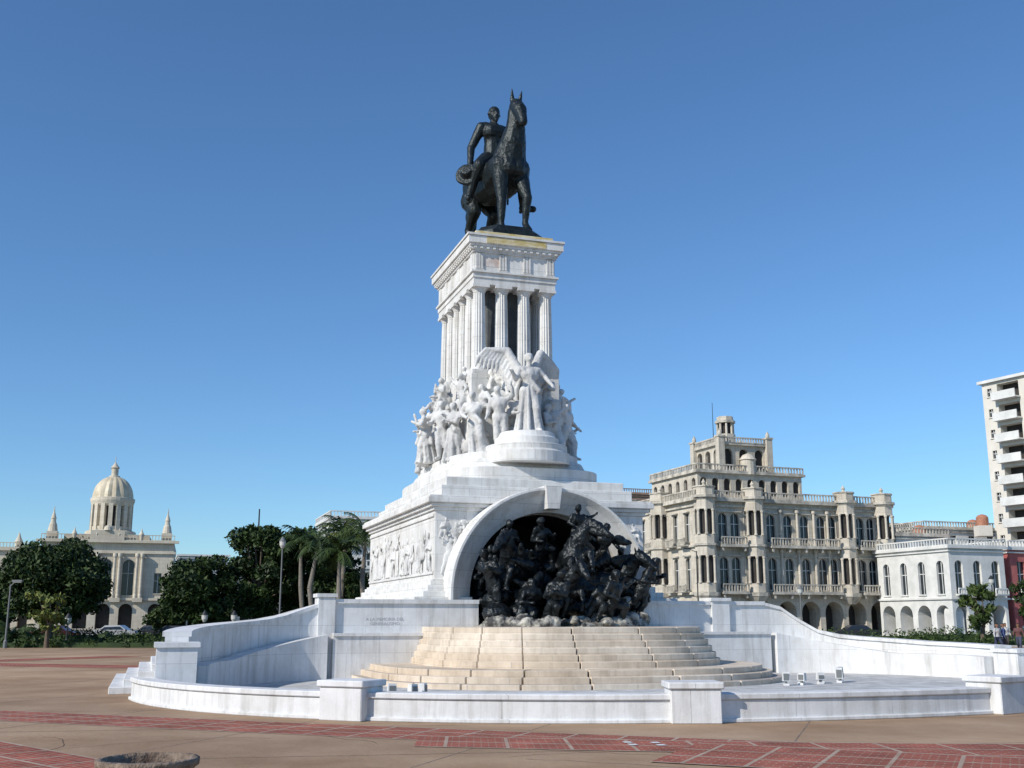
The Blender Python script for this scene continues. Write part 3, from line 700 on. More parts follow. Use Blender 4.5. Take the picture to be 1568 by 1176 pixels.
def tree(name,x,y,h,w,seed,k='leafD',crown_bottom=.22,size=.20,nclump=40,per=300):
    rg=random.Random(seed); e=empty(name,(x,y,0),rg.uniform(0,6))
    b=MB(); th=h*.4
    pts=[Vector((0,0,0)),Vector((rg.uniform(-.15,.15),rg.uniform(-.15,.15),th*.5)),Vector((rg.uniform(-.3,.3),rg.uniform(-.3,.3),th))]
    b.cone(pts[0],pts[1],.035*h+.05,.028*h,'bark'); b.cone(pts[1],pts[2],.028*h,.022*h,'bark')
    cs=[];rs=[]
    for i in range(nclump):
        a=rg.uniform(0,2*math.pi); zz=rg.uniform(0,1); rr=math.sqrt(max(0,1-(2*zz-1)**2*.85))*math.sqrt(rg.uniform(.12,1))
        c=Vector((math.cos(a)*rr*w*.40,math.sin(a)*rr*w*.40,h*crown_bottom+(h*(1-crown_bottom)-w*.08)*(.08+.86*zz)))
        c+=Vector((rg.uniform(-.3,.3),rg.uniform(-.3,.3),rg.uniform(-.3,.4)))
        cs.append(tuple(c)); rs.append(w*rg.uniform(.08,.16))
        if i<9: b.cone(pts[2]-Vector((0,0,rg.uniform(0,th*.3))),c,.012*h,.004*h,'bark',6)
    b.obj('trunk_and_limbs',e)
    v,f=leaves_mesh(cs,rs,per,size,seed); pyobj('foliage',v,f,k,e); return e
tree('round_ficus_tree',-36.6,89,8.2,9.8,1,nclump=96,per=260)
tree('round_ficus_tree',-44.0,97,6.6,6.4,2)
tree('round_ficus_tree',-25.0,89,7.3,6.4,3,nclump=66)
tree('round_ficus_tree',-21.0,92,9.9,6.8,4,nclump=72)
tree('round_ficus_tree',-17.8,95,10.0,6.6,5,nclump=66)
tree('laurel_tree',-15.6,99,9.0,6,16,k='leafD',nclump=54)
tree('laurel_tree',-12.6,91,5.9,5.2,6,k='leafM',nclump=50)
tree('laurel_tree',-14.9,92,6.0,4.8,26,k='leafD',nclump=44)
tree('laurel_tree',-10.2,96,6.4,4.8,27,k='leafD',nclump=44)
tree('young_tree',-33.0,80,4.4,3.0,7,k='leafY',nclump=26,per=150,crown_bottom=.3)
tree('laurel_tree',-23.0,101,7.5,6,8,k='leafD')
tree('laurel_tree',-32.0,106,4.0,5,9,k='leafM')
tree('laurel_tree',-28.2,106,4.6,5,19,k='leafD')
tree('shrub_tree',35.5,85,5.0,3.0,10,k='leafM',nclump=30)
tree('shrub_tree',41.0,87,6.0,4.2,12,k='leafD')
tree('shrub_tree',19,150,16.4,5,13,k='leafM',size=.3,per=120)

def palm(name,x,y,h,seed,fl=2.4,nf=18,k='leafM',trunk=True,droop=1.0):
    rg=random.Random(seed); e=empty(name,(x,y,0)); b=MB()
    if trunk:
        pr=[Vector((0,0,0)),Vector((.1,0,h*.3)),Vector((.25*rg.uniform(-1,1),0,h*.6)),Vector((.35*rg.uniform(-1,1),.1,h))]
        rs=[.24,.19,.20,.11]
        for i in range(3): b.cone(pr[i],pr[i+1],rs[i],rs[i+1],'palmbark',10)
        top=pr[3]; b.cone(top-Vector((0,0,.1)),top+Vector((0,0,.8)),.13,.08,'leafM',8); top=top+Vector((0,0,.6))
    else: top=Vector((0,0,h*.15)); b.cone((0,0,0),top,.3,.25,'bark')
    b.obj('trunk',e)
    f=MB()
    for i in range(nf):
        a=2*math.pi*i/nf+rg.uniform(-.2,.2); el=rg.uniform(-.1,1.3); L=fl*rg.uniform(.85,1.1)
        p=top.copy(); d=Vector((math.cos(a)*math.cos(el),math.sin(a)*math.cos(el),math.sin(el))); seg=9
        for s in range(seg):
            q=p+d*(L/seg); f.cone(p,q,.03,.02,k,4,False)
            side=d.cross(Vector((0,0,1))).normalized()
            ll=fl*.30*math.sin(math.pi*(s+1.2)/(seg+1.5))
            for m_ in range(3):
                pp=p.lerp(q,m_/3)
                for sg in (-1,1):
                    tip=pp+side*sg*ll*rg.uniform(.7,1.1)+Vector((0,0,-ll*.55*rg.uniform(.4,1.6)))+d*ll*.5
                    f.add([pp,pp+d*.09,tip],[(0,1,2)],k)
            p=q; d=(d+Vector((0,0,-.22*droop))).normalized()
    f.obj('fronds',e); return e
palm('royal_palm',-15.4,86,7.2,1,k='leafD'); palm('royal_palm',-13.9,90,8.1,2,fl=2.7,k='leafD'); palm('royal_palm',-11.7,88,8.1,3,fl=2.9,k='leafM'); palm('royal_palm',-16.9,90,7.6,4,k='leafD')
palm('royal_palm',-10.6,93,7.0,8,k='leafD'); palm('royal_palm',-13.0,84,6.4,9,fl=2.2,k='leafD'); palm('royal_palm',-14.6,95,8.6,10,fl=2.3,k='leafY')
palm('cycad_plant',-36.3,82,4.2,5,fl=2.0,nf=30,k='leafD',trunk=False,droop=.9); palm('cycad_plant',-38.6,83,3.2,6,fl=1.8,nf=26,k='leafD',trunk=False)
palm('cycad_plant',-34.6,81,2.6,15,fl=1.5,nf=24,k='leafD',trunk=False); palm('cycad_plant',-30.4,83,2.2,17,fl=1.3,nf=24,k='leafD',trunk=False)
def hedge(name,x0,x1,y,h,d,seed,k='leafH'):
    rg=random.Random(seed); e=empty(name,((x0+x1)/2,y,0)); cs=[];rs=[]
    n=int((x1-x0)/.55)
    for i in range(n):
        cs.append((x0-(x0+x1)/2+(x1-x0)*i/n,rg.uniform(-d/2,d/2),h*.5+rg.uniform(-.1,.14)*h)); rs.append(h*.55*rg.uniform(.75,1.2))
    v,f=leaves_mesh(cs,rs,150/(h*h*.3)*.5,.12,seed,1.0); v[:,2]=np.abs(v[:,2]); pyobj('foliage',v,f,k,e)
    b=MB(); b.box(x0-(x0+x1)/2,(x1-x0)/2,-d*.25,d*.25,0,h*.6,'leafD'); b.obj('inner_branches',e)
hedge('hedge',-46,-22.5,80.6,.6,.9,1); hedge('hedge',-20,-6,84,1.0,1.2,2)
hedge('hedge',-32,-18,88,.9,1.4,3,'leafM'); hedge('hedge',-42,-26,93,1.2,1.4,6,'leafD')
hedge('hedge',19,38,88,1.2,1.4,4); hedge('hedge',26,52,83.5,.7,1.0,5); hedge('hedge',33,58,92,1.3,1.6,7,'leafD')

# ================================================================== buildings
def facade(mb,O,ang,W,rows,k,gl='glass'):
    dx=Vector((math.cos(ang),math.sin(ang),0)); nn=Vector((math.sin(ang),-math.cos(ang),0)); O=Vector(O)
    P=lambda x,z,d=0:tuple(O+dx*x-nn*d+Vector((0,0,z)))
    def q(x0,x1,z0,z1):
        if x1-x0>1e-4 and z1-z0>1e-4: mb.add([P(x0,z0),P(x1,z0),P(x1,z1),P(x0,z1)],[(0,1,2,3)],k)
    def bx(x0,x1,z0,z1,d0,d1,kk):
        vs=[P(x,z,d) for d in (d0,d1) for x,z in ((x0,z0),(x1,z0),(x1,z1),(x0,z1))]
        mb.add(vs,[(0,1,2,3),(7,6,5,4),(0,4,5,1),(1,5,6,2),(2,6,7,3),(3,7,4,0)],kk)
    for z0,z1,ops in rows:
        cur=0
        for op in sorted(ops):
            x0,x1,zb,zt=op[:4]; arch=op[4] if len(op)>4 else 0; dp=op[5] if len(op)>5 else .3; g=op[6] if len(op)>6 else gl
            q(cur,x0,z0,z1); q(x0,x1,z0,zb); cur=x1
            if arch:
                r=(x1-x0)/2; zs=zt-r; cx=(x0+x1)/2; n=10
                A=[(cx+r*math.cos(math.pi-math.pi*i/n),zs+r*math.sin(math.pi*i/n)) for i in range(n+1)]
                for a,b_ in zip(A,A[1:]): mb.add([P(*a),P(*b_),P(b_[0],z1),P(a[0],z1)],[(0,1,2,3)],k)
                out=[(x0,zb)]+A+[(x1,zb)]
            else:
                q(x0,x1,zt,z1); out=[(x0,zb),(x0,zt),(x1,zt),(x1,zb)]
            n=len(out)
            vs=[P(*p) for p in out]+[P(p[0],p[1],dp) for p in out]
            mb.add(vs,[(i,(i+1)%n,n+(i+1)%n,n+i) for i in range(n)],k)
            mb.add([P(p[0],p[1],dp-.002) for p in out],[tuple(range(n))],g)
            if g=='glass' and x1-x0>.5:
                cx=(x0+x1)/2; bx(cx-.04,cx+.04,zb,zt-.05,dp-.08,dp-.01,'wht2'); zm=zb+(zt-zb)*.62; bx(x0,x1,zm-.04,zm+.04,dp-.075,dp-.012,'wht2')
                bx(x0-.1,x1+.1,zb-.16,zb-.02,-.14,.0,k)
        q(cur,W,z0,z1)
def balustrade(mb,x0,y0,x1,y1,z,h,k,step=.32):
    d=Vector((x1-x0,y1-y0)); L=d.length; n=max(1,int(L/step))
    a=math.atan2(d.y,d.x); cx,cy=(x0+x1)/2,(y0+y1)/2
    mb.cbox(cx,cy,L/2,.10,z+h-.14,z+h,k,a); mb.cbox(cx,cy,L/2,.10,z,z+.10,k,a)
    for i in range(n+1):
        p=Vector((x0,y0))+d*i/n; mb.cbox(p.x,p.y,.065,.065,z+.1,z+h-.14,k,a)
def shell(mb,W,D,H,k,y0=0):
    mb.add([(W,y0,0),(W,D,0),(W,D,H),(W,y0,H)],[(0,1,2,3)],k); mb.add([(W,D,0),(0,D,0),(0,D,H),(W,D,H)],[(0,1,2,3)],k)
    mb.add([(0,y0,H),(W,y0,H),(W,D,H),(0,D,H)],[(0,1,2,3)],k)

emb=empty('ornate_embassy_building',(20.9,125,0),rad(20))
W_,D_=26.2,21.0; HB=15.2
b=MB()
def wins(xs,zb,zt,w,arch=1): return [(x-w/2,x+w/2,zb,zt,arch) for x in xs]
fx=[3.4,5.0,9.8,12.1,14.4,16.7,18.2,22.2,23.8]
arc0=[(x-1.25,x+1.25,.13,4.0,1,2.2,'dark') for x in (1.9,5.1,8.3,11.5,14.7,17.9,21.1,24.3)]
facade(b,(0,0,0),0,W_,[(0,4.9,arc0),(4.9,10.2,wins(fx,5.3,8.9,1.15)),(10.2,HB,wins(fx,10.7,13.9,1.15))],'cream')
sx_=[2.2,5.0,7.6,10.5,13.2,16.0,18.8]
facade(b,(0,D_,0),-math.pi/2,D_,[(0,4.9,[(x-1.2,x+1.2,.13,4.0,1,2.2,'dark') for x in sx_]),(4.9,10.2,wins(sx_,5.3,8.9,1.1)),(10.2,HB,wins(sx_,10.7,13.9,1.1,0))],'cream')
shell(b,W_,D_,HB,'cream')
b.obj('walls_and_windows',emb)
b=MB()
for z,e,h in ((4.7,.35,.28),(10.0,.30,.25),(14.6,.25,.2),(15.2,.65,.35)):
    b.box(-e,W_+e,-e,-.003,z,z+h,'cream2'); b.box(-e,-.003,-.003,D_+e,z,z+h,'cream2')
balustrade(b,-.4,-.45,W_+.4,-.45,15.55,.9,'cream2',.4); balustrade(b,-.45,-.4,-.45,D_,15.55,.9,'cream2',.4)
def bay(x,y,r,z0=4.9):
    ocs=lambda q:[(x+(r+q)*math.cos(a),y+(r+q)*math.sin(a)) for a in [math.pi/8+math.pi/4*i for i in range(8)]]
    oc=ocs(0)
    for zb,zt in ((4.95,10.1),(10.35,15.3)):
        b.prism(ocs(-.45),zb,zt,'dark'); b.prism(oc,zb,zb+1.0,'cream'); b.prism(oc,zt-1.1,zt,'cream')
        for px_,py_ in oc: b.lathe([(.2,zb+1.0),(.2,zb+1.15),(.15,zb+1.2),(.13,zt-1.4),(.2,zt-1.25),(.2,zt-1.1)],px_*.97+x*.03,py_*.97+y*.03,8,'cream')
    b.prism(ocs(.25),z0-.35,z0+.05,'cream2',ocs(.3)); b.prism(ocs(-.5),z0-1.2,z0-.35,'cream2',ocs(.2))
    b.prism(ocs(.22),10.1,10.35,'cream2'); b.prism(ocs(.1),15.3,15.5,'cream2'); b.prism(ocs(.35),15.5,15.8,'cream2'); b.prism(oc,15.8,16.7,'cream')
    b.prism(ocs(.12),16.7,16.85,'cream2'); b.lathe([(.3,16.85),(.15,17.1),(.25,17.3),(.02,17.7)],x,y,10,'cream')
for x in (.9,7.3,19.9,25.4): bay(x,-.35,1.2)
for y in (8.0,16.5): bay(-.35,y,1.2)
for x0,x1 in ((9,18.5),(21.3,24.3),(2.4,5.9)):
    for z in (4.95,10.2):
        b.box(x0,x1,-1.25,-.36,z-.2,z+.02,'cream2'); balustrade(b,x0+.1,-1.15,x1-.1,-1.15,z+.02,.95,'cream2',.36)
        n=int((x1-x0)/2.3)
        for i in range(n+1):
            xx=x0+.3+(x1-x0-.6)*i/max(1,n); b.cbox(xx,-.75,.1,.4,z-.65,z-.2,'cream2')
for x in (8.7,10.95,13.25,15.55,17.45):
    for zb,zt in ((5.0,9.9),(10.3,14.5)): b.lathe([(.22,zb),(.22,zb+.3),(.16,zb+.35),(.14,zt-.4),(.24,zt-.3),(.24,zt)],x,-.25,10,'cream')
for x in fx:
    for z in (9.0,14.0): b.box(x-.8,x+.8,-.3,-.002,z,z+.14,'cream2')
for y in sx_:
    for z in (9.0,14.0): b.box(-.3,-.002,D_-y-.75,D_-y+.75,z,z+.14,'cream2'); b.box(-.9,-.36,D_-y-.8,D_-y+.8,z-4.05 if z<10 else z-3.85,z-3.9 if z<10 else z-3.7,'cream2')
    for z in (5.0,10.25): balustrade(b,-.85,D_-y-.8,-.85,D_-y+.8,z,.85,'cream2',.3)
b.obj('cornices_bays_and_balconies',emb)
b=MB()
def blk(x0,x1,y0,y1,z0,z1,nx,ny,ww,wh,zo,arch=1,k='cream'):
    W=x1-x0;D=y1-y0
    f=[(W*(i+.5)/nx-ww/2,W*(i+.5)/nx+ww/2,zo,zo+wh,arch,.35,'dark') for i in range(nx)]
    g=[(D*(i+.5)/ny-ww/2,D*(i+.5)/ny+ww/2,zo,zo+wh,arch,.35,'dark') for i in range(ny)]
    facade(b,(x0,y0,z0),0,W,[(0,z1-z0,f)],k); facade(b,(x0,y1,z0),-math.pi/2,D,[(0,z1-z0,g)],k)
    facade(b,(x1,y0,z0),math.pi/2,D,[(0,z1-z0,g)],k); facade(b,(x1,y1,z0),math.pi,W,[(0,z1-z0,f)],k)
    b.add([(x0,y0,z1),(x1,y0,z1),(x1,y1,z1),(x0,y1,z1)],[(0,1,2,3)],k)
    b.box(x0-.35,x1+.35,y0-.35,y1+.35,z1+.002,z1+.28,'cream2')
blk(1.2,15.4,1.5,13,15.55,18.7,9,6,.9,1.9,.7)
balustrade(b,1.0,1.3,15.5,1.3,18.98,.8,'cream2',.4); balustrade(b,1.0,1.3,1.0,13,18.98,.8,'cream2',.4)
TX=1.0
blk(4.0+TX,10.4+TX,2.6,8.4,18.7,22.3,3,3,1.2,2.4,.8)
balustrade(b,3.8+TX,2.3,10.6+TX,2.3,22.58,.7,'cream2',.35); balustrade(b,3.8+TX,2.3,3.8+TX,8.6,22.58,.7,'cream2',.35)
for x,y in ((3.9+TX,2.4),(10.5+TX,2.4),(3.9+TX,8.5),(10.5+TX,8.5)):
    b.cbox(x,y,.4,.4,18.7,23.2,'cream'); b.cbox(x,y,.5,.5,23.2,23.4,'cream2'); b.lathe([(.22,23.4),(.26,23.7),(.05,24.2)],x,y,8,'cream')
def octa(x,y,r): return [(x+r*math.cos(a),y+r*math.sin(a)) for a in [math.pi/8+math.pi/4*i for i in range(8)]]
tx,ty=6.4+TX,5.2
b.prism(octa(tx,ty,1.2),22.3,24.0,'cream'); b.prism(octa(tx,ty,.7),24.0,25.4,'dark')
for p in octa(tx,ty,.95): b.lathe([(.15,24.0),(.13,25.4)],p[0],p[1],8,'cream')
b.prism(octa(tx,ty,1.25),25.4,25.7,'cream2'); b.prism(octa(tx,ty,1.0),25.7,26.2,'cream')
b.cone((tx-1.4,ty+.5,23),(tx-1.4,ty+.5,28),.05,.03,'metal',6)
b.lathe([(.9,18.7),(.9,20.4),(1.05,20.5),(.6,21.1),(.1,21.3)],7.3+TX,1.9,14,'cream')
b.obj('attic_and_tower',emb)

def rowb(name,x,y,rot,W,D,H,k,nx,ny,floors,z1=4.2,arcade=True,trim='wht2',arch=0,par=True):
    e=empty(name,(x,y,0),rad(rot)); b=MB()
    fh=(H-z1)/max(1,floors)
    def rows(WW,n):
        r=[]
        if arcade: r.append((0,z1,[(WW*(i+.5)/n-WW/n*.36,WW*(i+.5)/n+WW/n*.36,.13,z1-.7,1,1.8,'dark') for i in range(n)]))
        else: r.append((0,z1,[(WW*(i+.5)/n-.6,WW*(i+.5)/n+.6,.15,z1-1,0,.3,'dark') for i in range(n)]))
        for f in range(floors):
            zb=z1+f*fh; r.append((zb,zb+fh,[(WW*(i+.5)/n-.55,WW*(i+.5)/n+.55,zb+.5,zb+fh*.76,arch,.3) for i in range(n)]))
        return r
    facade(b,(0,0,0),0,W,rows(W,nx),k); facade(b,(0,D,0),-math.pi/2,D,rows(D,ny),k); shell(b,W,D,H,k); b.obj('walls_and_windows',e)
    b=MB()
    for z,q,h in [(z1-.1,.2,.2),(H-.35,.2,.15),(H+.002,.35,.3)]+[(z1+f*fh-.05,.12,.14) for f in range(1,floors)]:
        b.box(-q,W+q,-q,-.003,z,z+h,trim); b.box(-q,-.003,-.003,D+q,z,z+h,trim)
    if par: balustrade(b,-.2,-.2,W+.2,-.2,H+.3,.8,trim,.45); balustrade(b,-.2,-.2,-.2,D,H+.3,.8,trim,.45)
    for f in range(floors):
        zb=z1+f*fh
        for i in range(nx):
            cx=W*(i+.5)/nx; b.box(cx-.9,cx+.9,-.75,-.21,zb+.30,zb+.42,trim); balustrade(b,cx-.85,-.7,cx+.85,-.7,zb+.42,.7,trim,.3)
    b.obj('cornices_and_balconies',e); return e
rowb('blue_grey_townhouse',46.2,133,20,7.5,14,11.8,'bluegrey',3,4,2,trim='cream2')
rowb('white_townhouse',47.6,121,20,7.6,12,9.6,'wht2',3,4,1,arch=1,trim='wht2')
rowb('red_townhouse',55.8,124.5,20,6,14,9.6,'pink',2,3,1)
rowb('weathered_white_building',56,150,20,16,14,14.0,'wht2',5,4,3,trim='cream2')
rowb('brown_townhouse',50,165,20,12,12,16.0,'brown',4,4,3,par=False,trim='cream2')
rowb('white_apartment_building',-24.5,150,18,13,14,15.4,'wht2',4,4,3,arcade=False)
rowb('white_apartment_building',-16,172,18,14,18,19.2,'wht2',5,4,4,arcade=False)
rowb('cream_apartment_building',-20,140,18,8,8,8.2,'tan',3,3,2,arcade=False)
rowb('brown_brick_building',12,205,18,20,20,25.2,'brown',7,5,5,trim='brown',arcade=False)
rowb('grey_low_building',-55.5,185,18,8,12,12.3,'bluegrey',3,3,2,arcade=False,par=False)
rowb('cream_low_building',-47,190,18,12,12,9.5,'tan',4,3,1,arcade=False,par=False)
for x,y,z,k in ((52,141,11.8,'tile'),(60,138,9,'pink'),(64,150,14,'tile'),(66,158,14,'tile'),(16,208,25.2,'tile')):
    e=empty('rooftop_water_tank',(x,y,z)); b=MB(); b.cbox(0,0,.9,.9,-1.0,.4,'tan'); b.lathe([(.75,.4),(.8,.6),(.8,1.5),(.6,1.8),(.2,1.95)],0,0,14,k); b.obj('tank',e)

hr=empty('apartment_tower',(65.6,150,0),rad(-62))
b=MB(); Wd=26
rows=[(0,5.2,[])]
for f in range(10):
    z=5.2+2.88*f; ops=[(.8,1.5,z+1.0,z+2.1,0,.25),(2.4,5.8,z+.35,z+2.5,0,1.3,'dark'),(8,9.2,z+.9,z+2.1,0,.25),(10.5,14,z+.35,z+2.5,0,1.3,'dark'),(16,17.4,z+.9,z+2.1,0,.25),(19,22,z+.9,z+2.1,0,.25)]
    rows.append((z,z+2.88,ops))
facade(b,(0,0,0),0,Wd,rows,'tan')
b.add([(0,0,0),(0,12,0),(0,12,34),(0,0,34)],[(3,2,1,0)],'tan'); shell(b,Wd,12,34,'tan')
b.obj('walls_and_windows',hr)
b=MB()
for f in range(10):
    z=5.2+2.88*f
    for x0,x1 in ((2.2,6.0),(10.3,14.2)):
        b.box(x0,x1,-1.2,-.003,z+.12,z+.3,'wht2'); b.box(x0,x1,-1.2,-1.08,z+.3,z+1.25,'wht2')
b.box(-.4,Wd,-.5,12.4,34.002,34.4,'wht2')
b.obj('balconies_and_roof_slab',hr)

pal=empty('domed_palace',(-92.3,217,0),rad(16))
b=MB(); W_=25
cols=[6.0,10.2,14.4,18.6]
r0=[(x-1.3,x+1.3,.2,5.0,1,1.5,'dark') for x in (2.2,8.1,12.3,16.5,22)]
r1=[(x-1.1,x+1.1,6.6,13.6,1,.8) for x in (8.1,12.3,16.5)]+[(1.4,2.8,7,11,0,.4),(21.5,22.9,7,11,0,.4)]
facade(b,(0,0,0),0,W_,[(0,5.8,r0),(5.8,17,r1)],'palace'); facade(b,(0,30,0),-math.pi/2,30,[(0,17,[(x-.6,x+.6,z,z+2.6,0,.3) for x in range(3,29,4) for z in (7,)])],'palace'); shell(b,W_,30,17,'palace')
facade(b,(-14,6,0),0,13.99,[(0,5.8,[(x-.9,x+.9,.2,4.4,1,.8,'dark') for x in (2,5,8,11)]),(5.8,11,[(x-.6,x+.6,6.8,10,0,.4) for x in (2,5,8,11)]),(11,15.6,[(x-.6,x+.6,11.6,14.4,0,.4) for x in (2,5,8,11)])],'palace')
b.add([(-14,6,15.6),(0,6,15.6),(0,30,15.6),(-14,30,15.6)],[(0,1,2,3)],'palace'); b.add([(-14,30,0),(-14,6,0),(-14,6,15.6),(-14,30,15.6)],[(0,1,2,3)],'palace')
b.obj('walls_and_windows',pal)
b=MB()
for z,q,h in ((5.6,.5,.5),(14.8,.4,.4),(16.9,.9,.5)): b.box(-q,W_+q,-q,-.003,z,z+h,'palace')
b.box(-14.4,-.95,5.4,5.99,15.4,16.0,'palace'); balustrade(b,-14.3,5.6,-1,5.6,16.0,1.0,'palace',.6)
for x in cols:
    for o_ in (-.45,.45): b.lathe([(.42,6.1),(.42,6.6),(.34,6.8),(.29,13.8),(.46,14.2),(.46,14.8)],x+o_,-.8,12,'palace')
    b.cbox(x,-.7,.95,.65,5.3,6.1,'palace'); b.lathe([(.3,17.4),(.4,18.0),(.5,18.6),(.15,19.3),(.05,19.8)],x,-.5,8,'palace')
balustrade(b,0,-.6,W_,-.6,17.4,1.1,'palace',.6)
for x in (1.8,23.4):
    b.cbox(x,.8,1.0,1.0,17.4,19.0,'palace'); b.lathe([(.95,19.0),(.9,19.3),(.7,20.4),(.5,20.8),(.45,21.4),(.55,21.5),(.15,22.8),(.04,24.0)],x,.8,12,'palace')
for x in (-13,-5): b.lathe([(.7,15.6),(.7,17),(.8,17.2),(.4,18),(.1,19)],x,6.6,10,'palace')
b.box(4,20,.6,16,17.0,18.6,'palace'); b.box(9,15.4,-.9,-.2,17.4,19.3,'palace'); b.lathe([(.9,19.3),(.7,19.9),(.1,20.4)],12.2,-.5,12,'palace')
dx_,dy_=12.0,9.0
b.lathe([(5.0,18.0),(5.0,19.6),(4.6,19.8)],dx_,dy_,24,'palace')
b.lathe([(3.2,19.6),(3.2,26.2)],dx_,dy_,24,'dark')
for i in range(16):
    a=2*math.pi*i/16
    b.cbox(dx_+3.6*math.cos(a),dy_+3.6*math.sin(a),.55,.42,19.7,26.0,'palace',a)
b.lathe([(4.0,19.6),(4.0,20.6),(3.7,20.7)],dx_,dy_,24,'palace'); b.lathe([(3.8,24.8),(4.15,25.2),(4.4,26.0),(4.4,26.5),(4.1,26.6)],dx_,dy_,32,'palace')
prof=[(4.1*math.cos(t)**.9 if t<1.56 else .05,26.6+4.6*math.sin(t)) for t in [math.pi/2*i/12 for i in range(12)]]
b.lathe(prof,dx_,dy_,64,'dome',flute=.06,nf=16)
b.lathe([(1.1,30.9),(1.1,31.3),(.7,31.4),(.7,32.8),(.95,33.0),(.4,33.7),(.08,34.2),(.05,35.4)],dx_,dy_,14,'palace')
b.obj('columns_cornice_and_dome',pal)

# ================================================================== street furniture
def lamp(x,y,h,arm=0,k='greym',name='street_lamp'):
    e=empty(name,(x,y,0)); b=MB()
    b.lathe([(.13,0),(.13,.5),(.07,.6),(.05,h)],0,0,10,k)
    if arm:
        b.cone((0,0,h-.1),(arm,0,h+.25),.04,.03,k,6); b.cbox(arm*1.15,0,.35,.14,h+.18,h+.32,k); b.cbox(arm*1.15,0,.28,.1,h+.13,h+.18,'lampglass')
    else:
        b.lathe([(.1,h),(.22,h+.2),(.24,h+.5),(.12,h+.62),(.03,h+.8)],0,0,12,'lampglass'); b.lathe([(.27,h+.51),(.16,h+.68),(.04,h+.85)],0,0,12,k)
    b.obj('post_and_head',e)
lamp(-35.5,79,4.4,.4); lamp(-27.5,95,4.6,0,'lampglass'); lamp(-17.2,83,7.2,0,'greym')
lamp(18.3,110,8.6,-.8,'metal'); lamp(24.5,95,4.0,0,'greym'); lamp(43,100,5,0,'metal')
e=empty('utility_pole',(-22.5,98,0)); b=MB(); b.lathe([(.16,0),(.12,4),(.06,11.6)],0,0,8,'metal'); b.cbox(0,0,.25,.03,9.4,9.5,'metal'); b.obj('pole',e)
for x,h in ((-23,1.8),(-20.8,1.8),(-33.2,1.6)): lamp(x,84,h,0,'metal','bollard_lamp')
def car(x,y,rz,paint):
    e=empty('parked_car',(x,y,0),rz); b=MB()
    pr=[(-2.15,.32),(-2.2,.85),(-1.9,.98),(-1.45,1.02),(-.95,1.42),(.45,1.44),(1.1,1.0),(1.95,.88),(2.2,.7),(2.2,.32)]; gl=[(-1.25,1.03),(-.88,1.36),(.4,1.38),(.92,1.02)]
    n=len(pr); hw=.82
    vs=[(p[0],-hw*(.86 if p[1]>1.2 else 1),p[1]) for p in pr]+[(p[0],hw*(.86 if p[1]>1.2 else 1),p[1]) for p in pr]
    b.add(vs,[tuple(range(n)),tuple(range(2*n-1,n-1,-1))]+[(i,n+i,n+(i+1)%n,(i+1)%n) for i in range(n)],paint)
    for s in (-1,1):
        g=[(p[0],s*(hw*(.86 if p[1]>1.2 else 1)+.012),p[1]) for p in gl]; b.add(g,[(0,1,2,3)],'glass')
        for wx in (-1.35,1.35):
            b.cone((wx,s*.66,.31),(wx,s*.86,.31),.31,.31,'rubber',18); b.cone((wx,s*.86,.31),(wx,s*.875,.31),.18,.17,'chrome',14)
        b.box(2.18,2.24,s*.6-.12,s*.6+.12,.6,.74,'lampglass'); b.box(-2.23,-2.17,s*.6-.12,s*.6+.12,.65,.8,'pink')
    o=b.obj('body_and_wheels',e); bevel(o,.03,2)
M['cred']=carpaint('red_car_paint',(.42,.02,.015)); M['cwh']=carpaint('white_car_paint',(.6,.6,.6)); M['cbl']=carpaint('blue_car_paint',(.03,.07,.22)); M['cbk']=carpaint('dark_car_paint',(.03,.03,.035)); M['csl']=carpaint('silver_car_paint',(.4,.42,.43))
for i,(x,y,c) in enumerate(((-40.6,99.5,'cred'),(-37.9,108,'csl'),(-30,99.5,'cbk'),(-28,107,'cred'),(-24.6,99.5,'cbk'),(-34.8,110,'cbk'),(33.5,110,'cbk'),(47.2,101,'cbk'),(51.5,108,'cbl'),(-20,108,'cwh'))):
    car(x,y,0 if i%2 else math.pi,c)

def personmat(name,shirt,pants):
    m=bpy.data.materials.new(name); m.use_nodes=True; nt=m.node_tree; N=nt.nodes;L=nt.links
    tc=N.new('ShaderNodeTexCoord'); s=N.new('ShaderNodeSeparateXYZ'); L.new(tc.outputs['Object'],s.inputs[0])
    mu=N.new('ShaderNodeMath'); mu.operation='MULTIPLY'; mu.inputs[1].default_value=1/1.75; L.new(s.outputs[2],mu.inputs[0])
    r=N.new('ShaderNodeValToRGB'); r.color_ramp.interpolation='CONSTANT'; e=r.color_ramp.elements
    e[0].position=0; e[0].color=(.03,.025,.02,1); e[1].position=.05; e[1].color=(*pants,1)
    for p,c in ((.52,shirt),(.83,(.25,.13,.08)),(.955,(.02,.015,.01))): x=e.new(p); x.color=(*c,1)
    L.new(mu.outputs[0],r.inputs['Fac']); L.new(r.outputs['Color'],N['Principled BSDF'].inputs['Base Color']); N['Principled BSDF'].inputs['Roughness'].default_value=.8
    return m
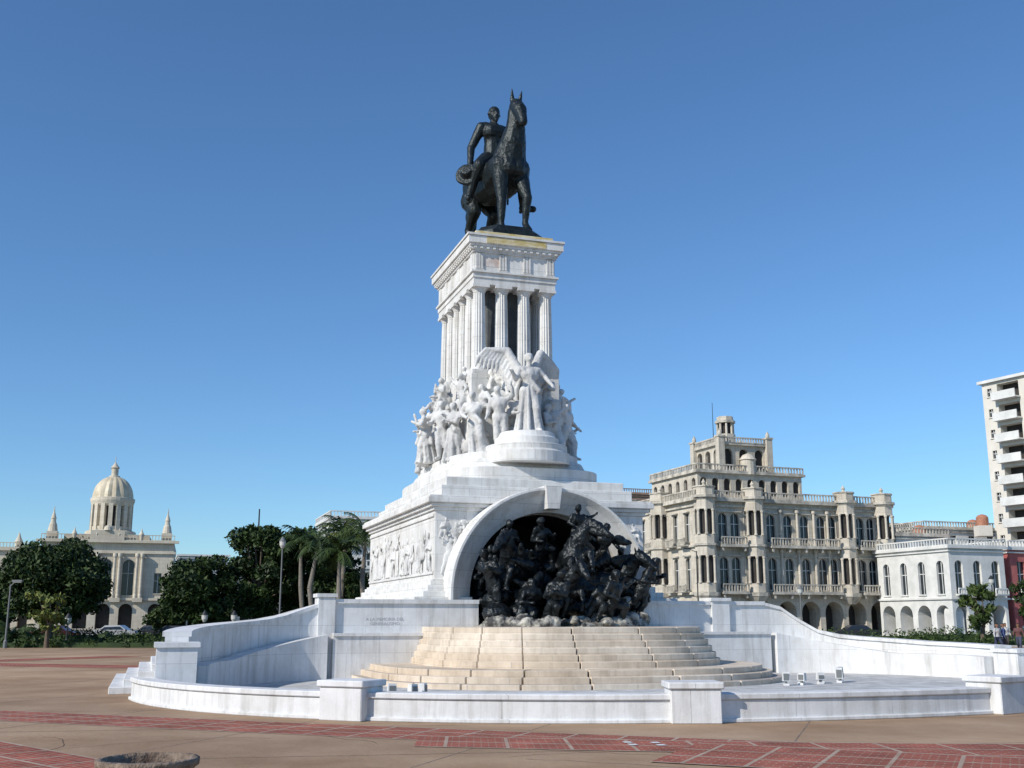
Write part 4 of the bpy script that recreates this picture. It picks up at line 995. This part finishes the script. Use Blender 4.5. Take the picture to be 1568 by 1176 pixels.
for i,(x,y,yaw,sh,pa,lg) in enumerate(((30.6,71,.5,(.45,.45,.45),(.03,.04,.08),'stride'),(31.2,71.5,1.2,(.05,.08,.2),(.04,.04,.05),'stand'),(32.4,72,-.6,(.12,.05,.05),(.05,.06,.1),'stride'),(34.2,78,.2,(.5,.5,.48),(.1,.09,.08),'stand'))):
    M['pm%d'%i]=personmat('clothing_%d'%i,sh,pa)
    S=MB(); human(S,(0,0,0),1.75,yaw,(0,0),legs=lg,seed=i)
    sculpt(S,'pedestrian','pm%d'%i,.022,None,(x,y,0),0,smooth=1)

# ================================================================== light, sky, camera
w=bpy.data.worlds.new('World'); scene.world=w; w.use_nodes=True
nt=w.node_tree; bg=nt.nodes['Background']; sky=nt.nodes.new('ShaderNodeTexSky'); sky.sky_type='NISHITA'; sky.sun_disc=False
SE=rad(33); AZ=(-.78,-.625)
sky.sun_elevation=SE; sky.sun_rotation=math.atan2(AZ[0],AZ[1]); sky.air_density=1.0; sky.dust_density=.1; sky.ozone_density=4.0; sky.altitude=0
tn=nt.nodes.new('ShaderNodeMixRGB'); tn.blend_type='MULTIPLY'; tn.inputs[0].default_value=1; tn.inputs[2].default_value=(.78,1.03,1.22,1)
nt.links.new(sky.outputs[0],tn.inputs[1]); nt.links.new(tn.outputs[0],bg.inputs[0]); bg.inputs[1].default_value=.115
sd=bpy.data.lights.new('sun','SUN'); sd.energy=4.3; sd.angle=rad(.5); sd.color=(1,.93,.83)
so=bpy.data.objects.new('sun',sd); col.objects.link(so)
d=Vector((AZ[0]*math.cos(SE),AZ[1]*math.cos(SE),math.sin(SE))); so.rotation_euler=d.to_track_quat('Z','Y').to_euler()
cam=bpy.data.cameras.new('camera'); co=bpy.data.objects.new('camera',cam); col.objects.link(co); scene.camera=co
co.location=(0,0,2.0); co.rotation_euler=(math.pi/2+math.atan(.2142),0,0); cam.sensor_width=36; cam.lens=36*1681/1568; cam.clip_end=6000; cam.clip_start=.1
scene.view_settings.view_transform='Standard'; scene.view_settings.look='None'; scene.view_settings.exposure=0
